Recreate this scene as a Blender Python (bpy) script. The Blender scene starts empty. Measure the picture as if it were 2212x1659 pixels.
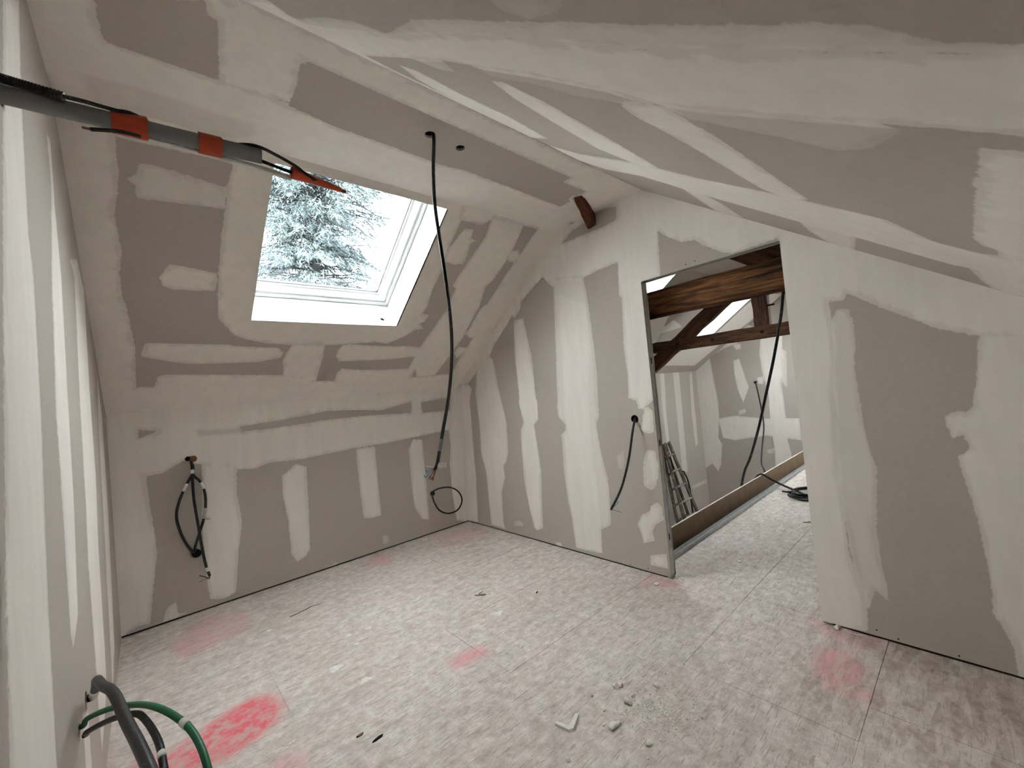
import bpy, bmesh, math, random
import numpy as np
from mathutils import Vector, Matrix

random.seed(7); np.random.seed(7)
scene = bpy.context.scene
COL = scene.collection

# ------------------------------------------------------------------ camera
cam_d = bpy.data.cameras.new('camera')
cam_d.sensor_fit = 'HORIZONTAL'; cam_d.sensor_width = 36.0
cam_d.lens = 36.0 * 894.524 / 2212.0
cam_d.clip_start = 0.02; cam_d.clip_end = 400
cam = bpy.data.objects.new('camera', cam_d); COL.objects.link(cam)
yaw, pitch, roll = math.radians(41.64270), math.radians(1.41719), math.radians(-5.42267)
fwd = Vector((math.sin(yaw)*math.cos(pitch), math.cos(yaw)*math.cos(pitch), math.sin(pitch)))
rgt0 = Vector((math.cos(yaw), -math.sin(yaw), 0))
up0 = Vector((-math.sin(yaw)*math.sin(pitch), -math.cos(yaw)*math.sin(pitch), math.cos(pitch)))
rgt = rgt0*math.cos(roll) + up0*math.sin(roll)
upv = -rgt0*math.sin(roll) + up0*math.cos(roll)
M = Matrix((rgt, upv, -fwd)).transposed().to_4x4(); M.translation = (0, 0, 1.45)
cam.matrix_world = M
scene.camera = cam

# ------------------------------------------------------------------ sky (overcast daylight) and exposure
world = bpy.data.worlds.new('overcast_sky'); scene.world = world
world.use_nodes = True
bg = world.node_tree.nodes['Background']
bg.inputs['Color'].default_value = (0.965, 0.985, 1.0, 1)
bg.inputs['Strength'].default_value = 24.0
scene.view_settings.view_transform = 'Standard'
scene.view_settings.look = 'None'
scene.view_settings.gamma = 1.0
scene.view_settings.use_curve_mapping = False
scene.view_settings.exposure = 0.0
scene.cycles.max_bounces = 7
scene.cycles.diffuse_bounces = 6
scene.cycles.glossy_bounces = 2
scene.cycles.transparent_max_bounces = 8
scene.cycles.adaptive_threshold = 0.2
scene.cycles.sample_clamp_indirect = 0.0

# ------------------------------------------------------------------ room dimensions (metres)
XL, XP, YK, YF = -0.21, 2.785, 4.127, -0.28     # left wall, partition, knee wall, wall behind the camera
XE = 9.1                                         # end wall of the room beyond the door
YC1, YC2, ZC, ZK = 1.513, 2.36, 2.84, 1.578      # flat ceiling strip, knee height
SL = (ZC-ZK)/(YK-YC2)
NS = math.hypot(1, SL)
DY0, DY1, DZ = 0.700, 1.597, 2.187               # door opening
YU = 1.745                                       # edge of the stairwell beyond the door
ZB = -1.75                                       # landing below

# ------------------------------------------------------------------ traced plaster coats, in metres on each surface: (strength, outline)
PATCH = {
 'LS': [(1,[(-0.265,2.221),(-0.019,2.233),(-0.032,2.032),(-0.034,1.946),(-0.031,1.865),(-0.044,1.762),(-0.062,1.633),(-0.046,1.421),(-0.062,1.284),(-0.062,1.112),(-0.046,1.006),(-0.035,0.839),(-0.025,0.683),(-0.031,0.482),(-0.038,0.278),(-0.047,0.062),(-0.415,-0.263),(-0.308,1.49)]),
  (1,[(-0.11,2.285),(3.026,2.594),(2.823,2.228),(2.668,2.123),(2.563,2.15),(2.404,2.146),(2.099,2.145),(2.079,2.116),(1.825,2.06),(1.801,2.15),(1.678,2.108),(0.582,2.117),(0.412,2.051),(0.305,2.054),(-0.031,2.041)]),
  (1,[(0.408,2.047),(0.39,1.91),(0.39,1.786),(0.383,1.633),(0.381,1.381),(0.387,1.162),(0.401,0.974),(0.476,0.852),(0.506,0.813),(0.592,0.773),(0.705,0.741),(0.885,0.723),(1.185,0.727),(1.304,0.74),(1.553,0.767),(1.663,0.745),(1.744,0.8),(1.816,0.855),(1.884,0.935),(1.959,0.95),(1.895,1.005),(1.937,1.042),(1.949,1.116),(1.877,1.133),(1.89,1.226),(1.87,1.339),(1.866,1.434),(1.868,1.603),(1.848,1.687),(1.833,1.794),(1.833,1.966),(1.83,2.057),(1.795,2.186),(1.63,2.178),(0.579,2.154),(0.398,2.108)]),
  (0.8,[(0.036,1.918),(0.055,1.945),(0.094,1.95),(0.39,1.916),(0.392,1.786),(0.026,1.758),(0.024,1.825),(-0.008,1.849),(0.035,1.885)]),
  (1,[(0.146,1.369),(0.193,1.374),(0.325,1.351),(0.366,1.343),(0.382,1.303),(0.368,1.194),(0.346,1.206),(0.268,1.193),(0.168,1.192),(0.121,1.21),(0.102,1.273)]),
  (1,[(0.019,0.721),(0.039,0.73),(0.211,0.729),(0.468,0.721),(0.52,0.705),(0.795,0.692),(0.841,0.639),(0.827,0.575),(0.669,0.531),(0.404,0.523),(0.258,0.523),(0.144,0.55),(0.003,0.604),(0.005,0.644)]),
  (1,[(-0.211,0.24),(-0.04,0.273),(-0.018,0.296),(0.058,0.284),(0.083,0.398),(0.121,0.416),(0.334,0.403),(0.876,0.365),(0.976,0.359),(1.149,0.267),(1.316,0.254),(1.308,0.365),(1.335,0.426),(1.528,0.398),(1.735,0.388),(1.996,0.397),(2.089,0.386),(2.09,0.255),(2.154,0.258),(2.363,0.268),(2.634,0.291),(2.905,0.073),(2.876,-0.283),(0.911,-0.222),(-0.257,-0.365)]),
  (1,[(0.891,0.729),(0.871,0.661),(0.855,0.607),(0.846,0.553),(0.877,0.353),(1.15,0.261),(1.148,0.587),(1.131,0.743)]),
  (1,[(1.28,0.728),(1.339,0.74),(1.592,0.72),(1.754,0.716),(1.887,0.723),(2.017,0.705),(2.103,0.68),(2.074,0.56),(1.979,0.568),(1.812,0.545),(1.61,0.53),(1.292,0.525),(1.251,0.585),(1.252,0.666)]),
  (1,[(2.075,2.14),(2.108,1.967),(2.059,1.662),(2.046,1.582),(2.036,1.466),(2.079,1.436),(2.085,1.342),(2.094,1.184),(2.044,0.851),(2.017,0.705),(2.007,0.396),(2.097,0.364),(2.154,0.258),(2.371,0.275),(2.431,0.667),(2.45,0.85),(2.433,1.177),(2.44,1.237),(2.377,1.49),(2.416,1.58),(2.44,1.799),(2.438,1.92),(2.409,2.147),(2.231,2.177)]),
  (1,[(1.889,1.999),(1.969,2.013),(1.987,1.937),(2.036,1.921),(2.003,1.88),(2.026,1.782),(2.028,1.694),(1.948,1.672),(1.856,1.688),(1.833,1.794),(1.866,1.916)]),
  (0.9,[(2.446,1.907),(2.509,1.919),(2.554,1.869),(2.535,1.796),(2.465,1.794),(2.412,1.843)]),
  (0.6,[(1.803,2.154),(2.078,2.157),(2.063,2.096),(2.021,2.058),(1.845,2.061)]),
  (1,[(2.568,2.143),(2.544,1.867),(2.52,1.654),(2.505,1.302),(2.475,1.275),(2.459,1.203),(2.464,0.968),(2.452,0.902),(2.524,0.852),(2.577,0.84),(2.569,0.695),(2.56,0.617),(2.568,0.325),(2.567,0.102),(3.001,-0.113),(2.936,0.637),(2.83,2.182),(2.835,2.323),(2.685,2.287)]),
  (1,[(2.445,0.625),(2.456,0.722),(2.571,0.702),(2.57,0.609),(2.519,0.53)])],
 'CE': [(1,[(-0.333,0.306),(0.323,-0.001),(2.89,0.012),(2.369,0.169),(0.529,0.142),(0.264,0.041),(-0.051,0.27),(-0.271,0.43)]),
  (1,[(-0.179,0.485),(-0.03,0.452),(0.3,0.441),(0.584,0.425),(2.44,0.495),(3.298,0.954),(2.954,1.128),(-0.249,1.061)]),
  (1,[(0.215,0.039),(0.508,-0.006),(0.619,0.409),(0.302,0.458)]),
  (1,[(-0.304,0.364),(-0.042,0.244),(-0.02,0.464),(-0.085,0.723),(-0.259,0.759)]),
  (1,[(2.169,0.289),(2.21,-0.064),(2.956,-0.026),(2.996,0.511),(2.56,0.751)])],
 'RS': [(1,[(0.29,-0.035),(0.347,0.223),(0.418,0.135),(0.537,0.126),(0.729,0.057),(0.873,0.042),(1.455,0.052),(2.06,-0.082),(2.742,0.026),(3.109,-0.353),(1.788,-0.022),(1.303,-0.259),(0.381,-0.099)]),
  (0.7,[(0.446,0.133),(0.456,0.414),(0.487,0.55),(0.557,0.618),(0.504,0.884),(0.509,1.013),(0.529,1.216),(0.546,1.431),(0.559,1.529),(0.566,1.699),(0.563,1.756),(0.568,1.788),(0.58,1.817),(0.608,1.858),(0.614,1.922),(0.616,1.948),(0.653,1.952),(0.632,1.923),(0.632,1.885),(0.635,1.756),(0.635,1.479),(0.574,1.0),(0.567,0.023)]),
  (1,[(0.47,0.036),(0.51,0.217),(0.565,0.601),(0.569,1.009),(0.632,1.481),(0.632,1.757),(0.63,1.885),(0.622,1.922),(0.626,1.949),(0.851,1.971),(0.852,1.935),(0.853,1.864),(0.861,1.759),(0.872,1.653),(0.888,1.483),(0.886,1.312),(0.829,1.236),(0.784,1.06),(0.755,0.87),(0.713,0.652),(0.711,0.032),(0.567,0.023)]),
  (0.3,[(0.454,1.265),(0.475,1.432),(0.513,1.388),(0.525,1.306),(0.497,1.248)]),
  (0.4,[(0.865,1.326),(0.871,1.491),(0.858,1.657),(0.849,1.761),(0.878,1.798),(0.944,1.772),(1.01,1.726),(1.039,1.666),(1.004,1.584),(0.981,1.46),(0.963,1.383)]),
  (0.3,[(0.722,0.79),(0.764,1.082),(0.812,1.25),(0.867,1.33),(0.917,1.25),(0.89,1.064),(0.835,0.951),(0.811,0.781)]),
  (1,[(0.923,1.201),(0.886,1.312),(0.902,1.356),(0.982,1.371),(1.091,1.399),(1.357,1.43),(1.638,1.464),(1.763,1.384),(1.627,1.305),(1.232,1.252),(1.075,1.219),(0.999,1.192)]),
  (1,[(0.845,0.736),(0.849,0.801),(0.993,0.839),(1.277,0.845),(1.693,0.833),(1.784,0.691),(1.558,0.584),(1.184,0.634),(0.992,0.67)]),
  (1,[(0.777,0.218),(0.817,0.284),(1.045,0.252),(1.274,0.283),(1.588,0.212),(1.674,-0.011),(1.506,-0.098),(1.142,0.014),(0.911,0.096)]),
  (0.5,[(0.701,0.449),(0.707,0.657),(0.798,0.602),(0.79,0.51)]),
  (1,[(1.789,0.009),(1.821,0.234),(1.73,0.601),(1.707,0.822),(1.722,1.018),(1.687,1.248),(1.671,1.45),(1.682,1.679),(1.874,1.784),(1.887,1.889),(1.808,1.988),(2.297,2.016),(2.255,1.914),(2.337,1.821),(2.271,1.479),(2.245,1.201),(2.207,0.905),(2.152,0.696),(2.073,0.492),(2.173,0.142),(2.041,-0.08)]),
  (0.9,[(2.072,0.716),(2.054,0.822),(2.34,0.843),(2.755,0.798),(2.83,0.59),(2.36,0.662)]),
  (0.85,[(2.114,1.277),(2.204,1.508),(2.922,1.372),(2.867,1.278),(2.513,1.247)]),
  (1,[(0.912,1.892),(0.912,1.938),(0.907,1.977),(3.521,2.236),(3.155,2.063),(2.769,1.94),(2.581,1.903),(2.214,1.857),(2.17,1.913),(1.922,1.937),(1.758,1.933),(1.73,1.898),(1.668,1.88),(1.403,1.884),(1.127,1.887),(1.116,1.881),(1.066,1.89)])],
 'KN': [(1,[(-0.019,1.102),(-0.013,0.926),(0.006,0.661),(0.008,0.517),(-0.01,0.381),(-0.034,0.218),(-0.052,0.041),(-0.116,0.049),(-0.179,0.025),(-0.21,0.013),(-0.294,0.051),(-0.223,1.468),(-0.043,1.41)]),
  (1,[(-0.223,1.698),(2.88,1.627),(2.639,1.109),(1.844,1.07),(1.577,1.069),(1.055,1.045),(0.773,1.058),(0.667,1.029),(0.543,1.046),(0.401,1.088),(0.296,1.133),(0.195,1.176),(0.076,1.11),(-0.024,1.099),(-0.241,1.111)]),
  (1,[(0.314,1.141),(0.287,0.702),(0.293,0.183),(0.304,0.07),(0.387,0.045),(0.471,0.06),(0.513,0.402),(0.55,0.615),(0.529,0.845),(0.543,1.099)]),
  (1,[(0.868,0.922),(0.986,1.011),(1.072,0.97),(1.065,0.667),(1.047,0.233),(1.004,0.176),(0.937,0.153),(0.894,0.228),(0.888,0.539),(0.863,0.752)]),
  (1,[(1.539,1.056),(1.728,1.055),(1.727,0.706),(1.734,0.352),(1.656,0.35),(1.553,0.368),(1.541,0.649),(1.531,0.962)]),
  (0.95,[(2.157,1.064),(2.275,1.047),(2.274,0.812),(2.266,0.166),(2.188,0.187),(2.108,0.333),(2.092,0.506),(2.098,0.968)]),
  (1,[(2.684,1.528),(2.621,1.116),(2.625,0.922),(2.589,0.702),(2.594,0.333),(2.615,0.061),(2.805,-0.007),(3.004,1.506)]),
  (0.9,[(0.043,0.112),(0.096,0.136),(0.107,0.045),(0.166,0.03),(0.07,0.016),(0.012,0.02)]),
  (0.5,[(1.725,0.144),(1.784,0.141),(1.797,0.066),(1.727,0.059)]),
  (0.6,[(1.159,0.023),(1.285,0.04),(1.241,0.012)])],
 'PA': [(1,[(4.139,1.605),(3.888,1.623),(3.826,1.56),(3.884,1.42),(3.891,0.973),(3.896,0.533),(3.94,0.024),(4.127,-0.007),(4.516,-0.072),(4.455,1.252)]),
  (1,[(3.712,1.723),(3.591,1.895),(3.446,1.881),(3.392,1.819),(3.35,1.525),(3.274,1.173),(3.288,0.87),(3.336,0.747),(3.386,0.71),(3.382,0.579),(3.458,0.424),(3.474,0.107),(3.454,0.032),(3.699,0.034),(3.7,0.412),(3.702,0.622),(3.762,0.835),(3.744,1.122),(3.764,1.498)]),
  (1,[(2.579,2.489),(2.876,2.343),(2.906,2.268),(2.998,2.2),(3.035,2.231),(3.1,2.174),(3.351,1.986),(3.446,1.881),(3.712,1.723),(3.89,1.613),(4.139,1.605),(4.388,1.653),(2.335,3.079),(2.041,2.957),(2.232,2.634)]),
  (1,[(2.578,2.497),(2.457,2.363),(2.421,2.424),(2.125,2.36),(1.971,2.378),(1.781,2.388),(1.444,2.376),(1.426,2.503),(1.454,2.547),(1.36,2.808),(1.507,2.925),(2.463,2.962)]),
  (0.85,[(2.445,2.452),(2.452,2.357),(2.471,2.173),(2.489,1.909),(2.507,1.723),(2.536,1.377),(2.551,1.302),(2.542,1.205),(2.468,1.133),(2.456,1.1),(2.529,1.046),(2.533,0.929),(2.543,0.72),(2.528,0.455),(2.504,0.302),(2.484,0.039),(2.329,0.048),(2.203,0.053),(2.188,0.256),(2.085,0.312),(2.075,0.468),(2.068,0.601),(2.07,0.699),(2.1,0.829),(2.123,1.023),(2.13,1.158),(2.098,1.188),(2.087,1.394),(2.075,1.53),(2.078,1.772),(2.085,1.981),(2.098,2.232),(2.123,2.382)]),
  (1.06,[(2.402,2.274),(2.134,2.131),(2.134,1.742),(2.197,1.436),(2.216,1.006),(2.201,0.617),(2.203,0.057),(2.484,0.039),(2.489,0.547),(2.474,1.084),(2.406,1.78)]),
  (1,[(3.008,2.179),(3.029,2.081),(3.05,1.833),(3.042,1.405),(3.055,1.36),(3.015,1.16),(3.066,1.087),(3.08,0.938),(3.086,0.559),(3.046,0.311),(3.005,0.131),(2.97,0.106),(2.883,0.144),(2.865,0.368),(2.833,0.698),(2.85,0.945),(2.868,1.136),(2.804,1.188),(2.792,1.369),(2.808,1.392),(2.811,1.601),(2.815,1.801),(2.854,2.027),(2.88,2.176)]),
  (1,[(1.776,2.43),(1.776,2.387),(1.794,2.134),(1.771,2.111),(1.781,1.955),(1.799,1.731),(1.789,1.503),(1.8,1.336),(1.738,1.315),(1.726,1.251),(1.687,1.246),(1.581,1.317),(1.558,2.18),(1.45,2.194),(1.441,2.308),(1.433,2.439),(1.741,2.473)]),
  (1,[(1.675,1.249),(1.647,1.265),(1.609,1.229),(1.619,1.072),(1.67,1.062),(1.725,1.089)]),
  (1,[(1.683,0.94),(1.624,0.936),(1.609,0.831),(1.619,0.745),(1.654,0.663),(1.687,0.636),(1.745,0.671),(1.735,0.823),(1.715,0.897)]),
  (1,[(1.647,0.558),(1.615,0.522),(1.611,0.428),(1.686,0.381),(1.712,0.318),(1.699,0.262),(1.796,0.225),(1.811,0.299),(1.835,0.366),(1.786,0.445),(1.725,0.472),(1.7,0.52)]),
  (1,[(1.751,0.14),(1.616,0.184),(1.617,0.073),(1.759,0.069)]),
  (0.35,[(1.964,0.881),(1.903,0.921),(1.888,0.867),(1.92,0.774),(1.961,0.789)]),
  (0.5,[(3.307,0.13),(3.231,0.162),(3.157,0.146),(3.168,0.111),(3.298,0.094)]),
  (0.8,[(2.74,0.045),(2.664,0.051),(2.647,0.009),(2.71,0.008)]),
  (1,[(1.528,2.935),(0.276,2.041),(0.448,1.777),(0.719,1.84),(0.708,2.203),(1.585,2.173),(1.499,2.53)]),
  (1,[(0.734,2.171),(0.548,2.006),(0.509,1.874),(0.506,1.752),(0.501,1.689),(0.55,0.913),(0.542,0.415),(0.488,0.184),(0.501,0.029),(0.717,-0.038)]),
  (0.7,[(0.514,1.818),(0.501,1.689),(0.475,1.738),(0.427,1.728),(0.414,1.657),(0.415,1.547),(0.426,1.468),(0.429,1.393),(0.425,1.283),(0.419,1.123),(0.405,0.972),(0.387,0.901),(0.417,0.567),(0.413,0.408),(0.399,0.28),(0.404,0.217),(0.45,0.256),(0.483,0.152),(0.515,0.176),(0.567,0.912)]),
  (1,[(0.68,2.247),(0.509,1.874),(0.473,1.828),(0.416,1.806),(0.299,1.707),(0.197,1.632),(0.123,1.574),(-0.012,1.511),(-0.236,1.428),(-0.257,1.706),(0.362,2.094)]),
  (1,[(-0.013,1.524),(-0.003,1.455),(0.016,1.298),(0.034,1.201),(0.055,1.168),(0.074,1.184),(0.127,1.155),(0.109,1.049),(0.073,1.069),(0.054,1.008),(0.099,0.97),(0.082,0.844),(0.061,0.701),(0.049,0.51),(0.043,0.361),(0.047,0.265),(0.027,0.231),(-0.001,0.136),(-0.008,-0.023),(-0.124,-0.028),(-0.243,1.521)])],
 'LW': [(1,[(1.539,2.565),(1.761,2.731),(1.701,2.417),(1.667,2.012),(1.703,1.895),(1.677,1.51),(1.628,1.209),(1.605,1.038),(1.577,0.641),(1.561,0.386),(1.156,0.707),(1.168,0.887),(1.229,1.24),(1.324,1.694)]),
  (1,[(2.139,2.536),(2.168,2.363),(2.03,1.985),(1.929,1.532),(1.934,1.112),(1.925,0.838),(1.961,0.782),(2.109,0.835),(2.198,1.216),(2.228,1.623),(2.272,2.052),(2.224,2.301),(2.227,2.566)]),
  (1,[(2.582,2.22),(2.713,2.174),(2.588,1.553),(2.544,1.134),(2.487,0.905),(2.498,0.839),(2.513,0.529),(2.498,0.291),(2.527,0.134),(2.72,0.177),(2.897,0.24),(2.931,0.403),(2.963,0.897),(3.081,1.217),(3.067,1.684),(3.146,2.233),(2.871,2.309)]),
  (0.9,[(3.605,1.82),(3.453,1.468),(3.349,0.889),(3.224,0.289),(3.172,0.066),(3.488,0.185),(3.73,0.965),(3.768,1.557)]),
  (0.9,[(2.054,0.534),(2.196,0.462),(2.201,-0.122),(2.04,0.006)])],
 'FE': [(1,[(4.212,2.016),(3.788,1.907),(3.795,1.838),(3.753,1.315),(3.716,0.837),(3.729,0.521),(3.792,0.106),(3.728,-0.021),(3.791,-0.448),(3.867,-0.621),(3.976,-0.459),(4.148,-0.582),(4.225,-0.25)]),
  (1,[(3.33,1.71),(3.21,1.743),(3.159,1.471),(3.089,1.136),(3.223,0.833),(3.309,1.114),(3.339,1.442)]),
  (0.9,[(3.314,2.044),(3.154,2.038),(3.156,1.934),(3.255,1.911)]),
  (1,[(3.749,0.521),(3.409,0.573),(2.85,0.504),(2.264,0.502),(2.275,0.078),(2.883,0.166),(3.461,0.063),(3.696,0.107)]),
  (1,[(2.741,2.358),(2.392,2.291),(2.454,1.646),(2.515,1.172),(2.502,0.586),(2.518,0.109),(2.476,-0.172),(2.485,-0.269),(2.774,-0.447),(2.755,-0.094),(2.779,0.403),(2.753,0.992),(2.82,1.39),(2.838,1.796)]),
  (0.6,[(2.451,1.84),(2.374,1.767),(2.422,1.103),(2.454,1.088),(2.504,1.207)]),
  (0.9,[(2.926,1.327),(2.793,1.332),(2.825,1.171),(2.929,1.207)]),
  (0.7,[(3.336,0.676),(3.2,0.709),(3.191,0.633),(3.328,0.58)]),
  (1,[(4.239,1.761),(3.795,1.838),(3.523,1.969),(3.241,2.052),(2.795,2.23),(3.105,2.522),(4.093,2.153)]),
  (0.6,[(2.895,-0.118),(2.754,-0.076),(2.788,-0.186),(2.869,-0.189)])],
 'FK': [(0.6,[(7.555,1.735),(7.735,1.73),(7.636,0.726),(7.65,0.177),(7.526,0.196),(7.496,0.921)]),
  (0.6,[(8.082,1.769),(8.337,1.763),(8.296,0.655),(8.268,-0.107),(8.265,-0.488),(8.032,-0.443),(8.04,0.4),(8.048,1.249)]),
  (0.6,[(8.78,1.503),(8.911,1.599),(8.881,0.894),(8.848,-0.004),(8.709,-0.032),(8.685,0.614)]),
  (0.6,[(7.179,1.921),(9.253,2.004),(9.105,1.665),(7.124,1.64)]),
  (0.5,[(8.341,-0.79),(9.068,-0.797),(9.074,-0.869),(8.426,-0.876)])],
 'FS': [(0.9,[(5.386,1.295),(5.898,1.423),(6.26,0.864),(6.238,0.624)]),
  (0.8,[(6.02,1.064),(6.126,1.345),(6.629,1.214),(6.21,1.051)]),
  (1,[(7.297,0.242),(7.346,0.92),(8.106,1.098),(8.048,1.969),(8.343,2.471),(9.226,2.154),(8.832,0.887),(8.731,0.188)])],
}
BARE = {
 'CE': [(1,[(-0.098,0.196),(-0.05,0.269),(-0.043,0.424),(-0.03,0.452),(0.121,0.441),(0.3,0.441),(0.262,0.133),(0.149,0.125),(0.059,0.081)]),
  (1,[(0.535,0.165),(0.805,0.158),(1.017,0.18),(1.38,0.169),(1.525,0.193),(1.909,0.246),(2.132,0.234),(2.427,0.231),(2.444,0.356),(2.44,0.495),(2.048,0.457),(1.752,0.387),(1.663,0.398),(1.614,0.453),(1.382,0.489),(1.29,0.485),(1.079,0.478),(0.787,0.476),(0.717,0.466),(0.558,0.443),(0.554,0.301)]),
  (0.3,[(-0.103,0.679),(0.053,0.659),(0.453,0.664),(0.484,0.734),(0.392,0.837),(0.25,0.887),(-0.096,0.889)])],
 'KN': [(1,[(0.579,1.395),(0.904,1.417),(1.29,1.457),(1.526,1.444),(1.83,1.414),(2.102,1.463),(2.175,1.472),(2.163,1.352),(1.665,1.374),(1.283,1.374),(0.978,1.358),(0.724,1.353),(0.602,1.353)]),
  (1,[(2.293,1.457),(2.679,1.485),(2.663,1.334),(2.304,1.337)]),
  (1,[(-0.044,1.451),(0.061,1.424),(0.008,1.403),(-0.047,1.387)]),
  (0.5,[(0.294,1.401),(0.591,1.382),(0.621,1.339),(0.309,1.355)])],
 'PA': [(1,[(2.311,2.717),(2.187,2.782),(2.036,2.805),(1.944,2.864),(1.735,2.809),(1.75,2.714),(1.891,2.701),(2.019,2.706),(2.29,2.714)]),
  (1,[(1.426,2.506),(1.357,2.436),(1.267,2.372),(1.179,2.358),(1.124,2.302),(1.015,2.221),(0.936,2.184),(1.198,2.183),(1.441,2.181),(1.437,2.307)])],
}
RED = [(0.95,[(0.005,2.524),(0.109,2.578),(0.204,2.619),(0.326,2.644),(0.403,2.605),(0.442,2.463),(0.391,2.342),(0.31,2.314),(0.234,2.288),(0.149,2.28),(0.042,2.303),(-0.059,2.382),(-0.146,2.507),(-0.104,2.591)]),
  (0.5,[(0.341,2.102),(0.425,2.077),(0.4,1.912),(0.305,2.015)]),
  (0.35,[(0.022,3.683),(0.248,4.031),(0.48,3.789),(0.471,3.463),(0.273,3.455),(0.102,3.403)]),
  (0.35,[(1.403,3.896),(1.65,4.108),(1.724,3.9),(1.592,3.719)]),
  (0.25,[(2.224,4.054),(2.64,3.95),(2.737,3.652),(2.5,3.507),(2.126,3.619)]),
  (0.5,[(1.186,2.079),(1.329,2.102),(1.387,2.045),(1.39,1.962),(1.271,1.977),(1.179,1.999)]),
  (0.5,[(2.56,1.747),(2.746,1.744),(2.776,1.614),(2.758,1.483),(2.653,1.566)]),
  (0.3,[(2.813,0.786),(2.798,0.653),(2.784,0.53),(2.828,0.443),(2.721,0.448),(2.632,0.527),(2.662,0.647)]),
  (0.5,[(2.522,0.659),(2.591,0.576),(2.493,0.471),(2.275,0.489),(2.303,0.414),(2.231,0.435),(2.217,0.578),(2.349,0.642)])]
# ------------------------------------------------------------------ node helpers
def new_mat(name, rough=0.8, spec=0.3, metal=0.0):
    m = bpy.data.materials.new(name); m.use_nodes = True
    b = m.node_tree.nodes['Principled BSDF']
    b.inputs['Roughness'].default_value = rough
    b.inputs['Specular IOR Level'].default_value = spec
    b.inputs['Metallic'].default_value = metal
    return m, m.node_tree, b
def nd(nt, typ, **kw):
    n = nt.nodes.new(typ)
    for k, v in kw.items():
        if k in n.inputs: n.inputs[k].default_value = v
        else: setattr(n, k, v)
    return n
def lk(nt, a, b): nt.links.new(a, b)
def mathn(nt, op, a, b=None, clamp=False):
    n = nt.nodes.new('ShaderNodeMath'); n.operation = op; n.use_clamp = clamp
    for i, v in enumerate((a, b)):
        if v is None: continue
        if isinstance(v, (int, float)): n.inputs[i].default_value = v
        else: nt.links.new(v, n.inputs[i])
    return n.outputs[0]
def maprange(nt, v, a, b, c=0.0, d=1.0, smooth=False):
    n = nt.nodes.new('ShaderNodeMapRange')
    if smooth: n.interpolation_type = 'SMOOTHSTEP'
    nt.links.new(v, n.inputs['Value'])
    for k, x in (('From Min', a), ('From Max', b), ('To Min', c), ('To Max', d)): n.inputs[k].default_value = x
    return n.outputs['Result']
def mixc(nt, fac, a, b, blend='MIX'):
    n = nt.nodes.new('ShaderNodeMix'); n.data_type = 'RGBA'; n.blend_type = blend
    if isinstance(fac, (int, float)): n.inputs[0].default_value = fac
    else: nt.links.new(fac, n.inputs[0])
    for i, v in ((6, a), (7, b)):
        if isinstance(v, tuple): n.inputs[i].default_value = (v[0], v[1], v[2], 1)
        else: nt.links.new(v, n.inputs[i])
    return n.outputs[2]
def noise(nt, vec, scale, detail=3, rough=0.55, dist=0.0):
    n = nt.nodes.new('ShaderNodeTexNoise')
    n.inputs['Scale'].default_value = scale; n.inputs['Detail'].default_value = detail
    n.inputs['Roughness'].default_value = rough; n.inputs['Distortion'].default_value = dist
    nt.links.new(vec, n.inputs['Vector'])
    return n.outputs['Fac']
def mapping(nt, vec, scale=(1,1,1), rot=(0,0,0), loc=(0,0,0)):
    n = nt.nodes.new('ShaderNodeMapping'); nt.links.new(vec, n.inputs['Vector'])
    n.inputs['Scale'].default_value = scale; n.inputs['Rotation'].default_value = rot; n.inputs['Location'].default_value = loc
    return n.outputs['Vector']
def position(nt): return nt.nodes.new('ShaderNodeNewGeometry').outputs['Position']
def objcoord(nt): return nt.nodes.new('ShaderNodeTexCoord').outputs['Object']
def attr(nt, name):
    n = nt.nodes.new('ShaderNodeAttribute'); n.attribute_name = name
    return n.outputs['Fac']
def bump(nt, b, h, strength=0.3, dist=0.002):
    n = nt.nodes.new('ShaderNodeBump'); n.inputs['Strength'].default_value = strength; n.inputs['Distance'].default_value = dist
    nt.links.new(h, n.inputs['Height']); nt.links.new(n.outputs['Normal'], b.inputs['Normal'])

# ------------------------------------------------------------------ materials
def m_board():
    m, nt, b = new_mat('plasterboard', 0.85, 0.18)
    P = position(nt)
    p, c = attr(nt, 'p'), attr(nt, 'c')
    n1 = noise(nt, P, 38, 4, 0.72)
    s1 = noise(nt, mapping(nt, P, (9, 9, 1.6)), 1.6, 3, 0.6)
    v = mathn(nt, 'ADD', p, mathn(nt, 'MULTIPLY', mathn(nt, 'SUBTRACT', n1, 0.5), 0.75))
    fac = maprange(nt, v, 0.40, 0.62, 0, 1, True)
    thin = maprange(nt, mathn(nt, 'ADD', attr(nt, 'q'), mathn(nt, 'MULTIPLY', mathn(nt, 'SUBTRACT', s1, 0.5), 1.1)), 0.12, 0.42, 0.72, 1.0, True)
    fac = mathn(nt, 'MULTIPLY', mathn(nt, 'MULTIPLY', fac, thin), c, True)
    bc = mixc(nt, maprange(nt, n1, 0.3, 0.7), (0.450, 0.402, 0.354), (0.478, 0.430, 0.380))
    pc = mixc(nt, maprange(nt, s1, 0.33, 0.68), (0.775, 0.728, 0.675), (0.820, 0.775, 0.722))
    lk(nt, mixc(nt, fac, bc, pc), b.inputs['Base Color'])
    h = mathn(nt, 'ADD', mathn(nt, 'MULTIPLY', n1, 0.3), mathn(nt, 'MULTIPLY', fac, 0.6))
    bump(nt, b, h, 0.2, 0.002)
    return m
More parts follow.
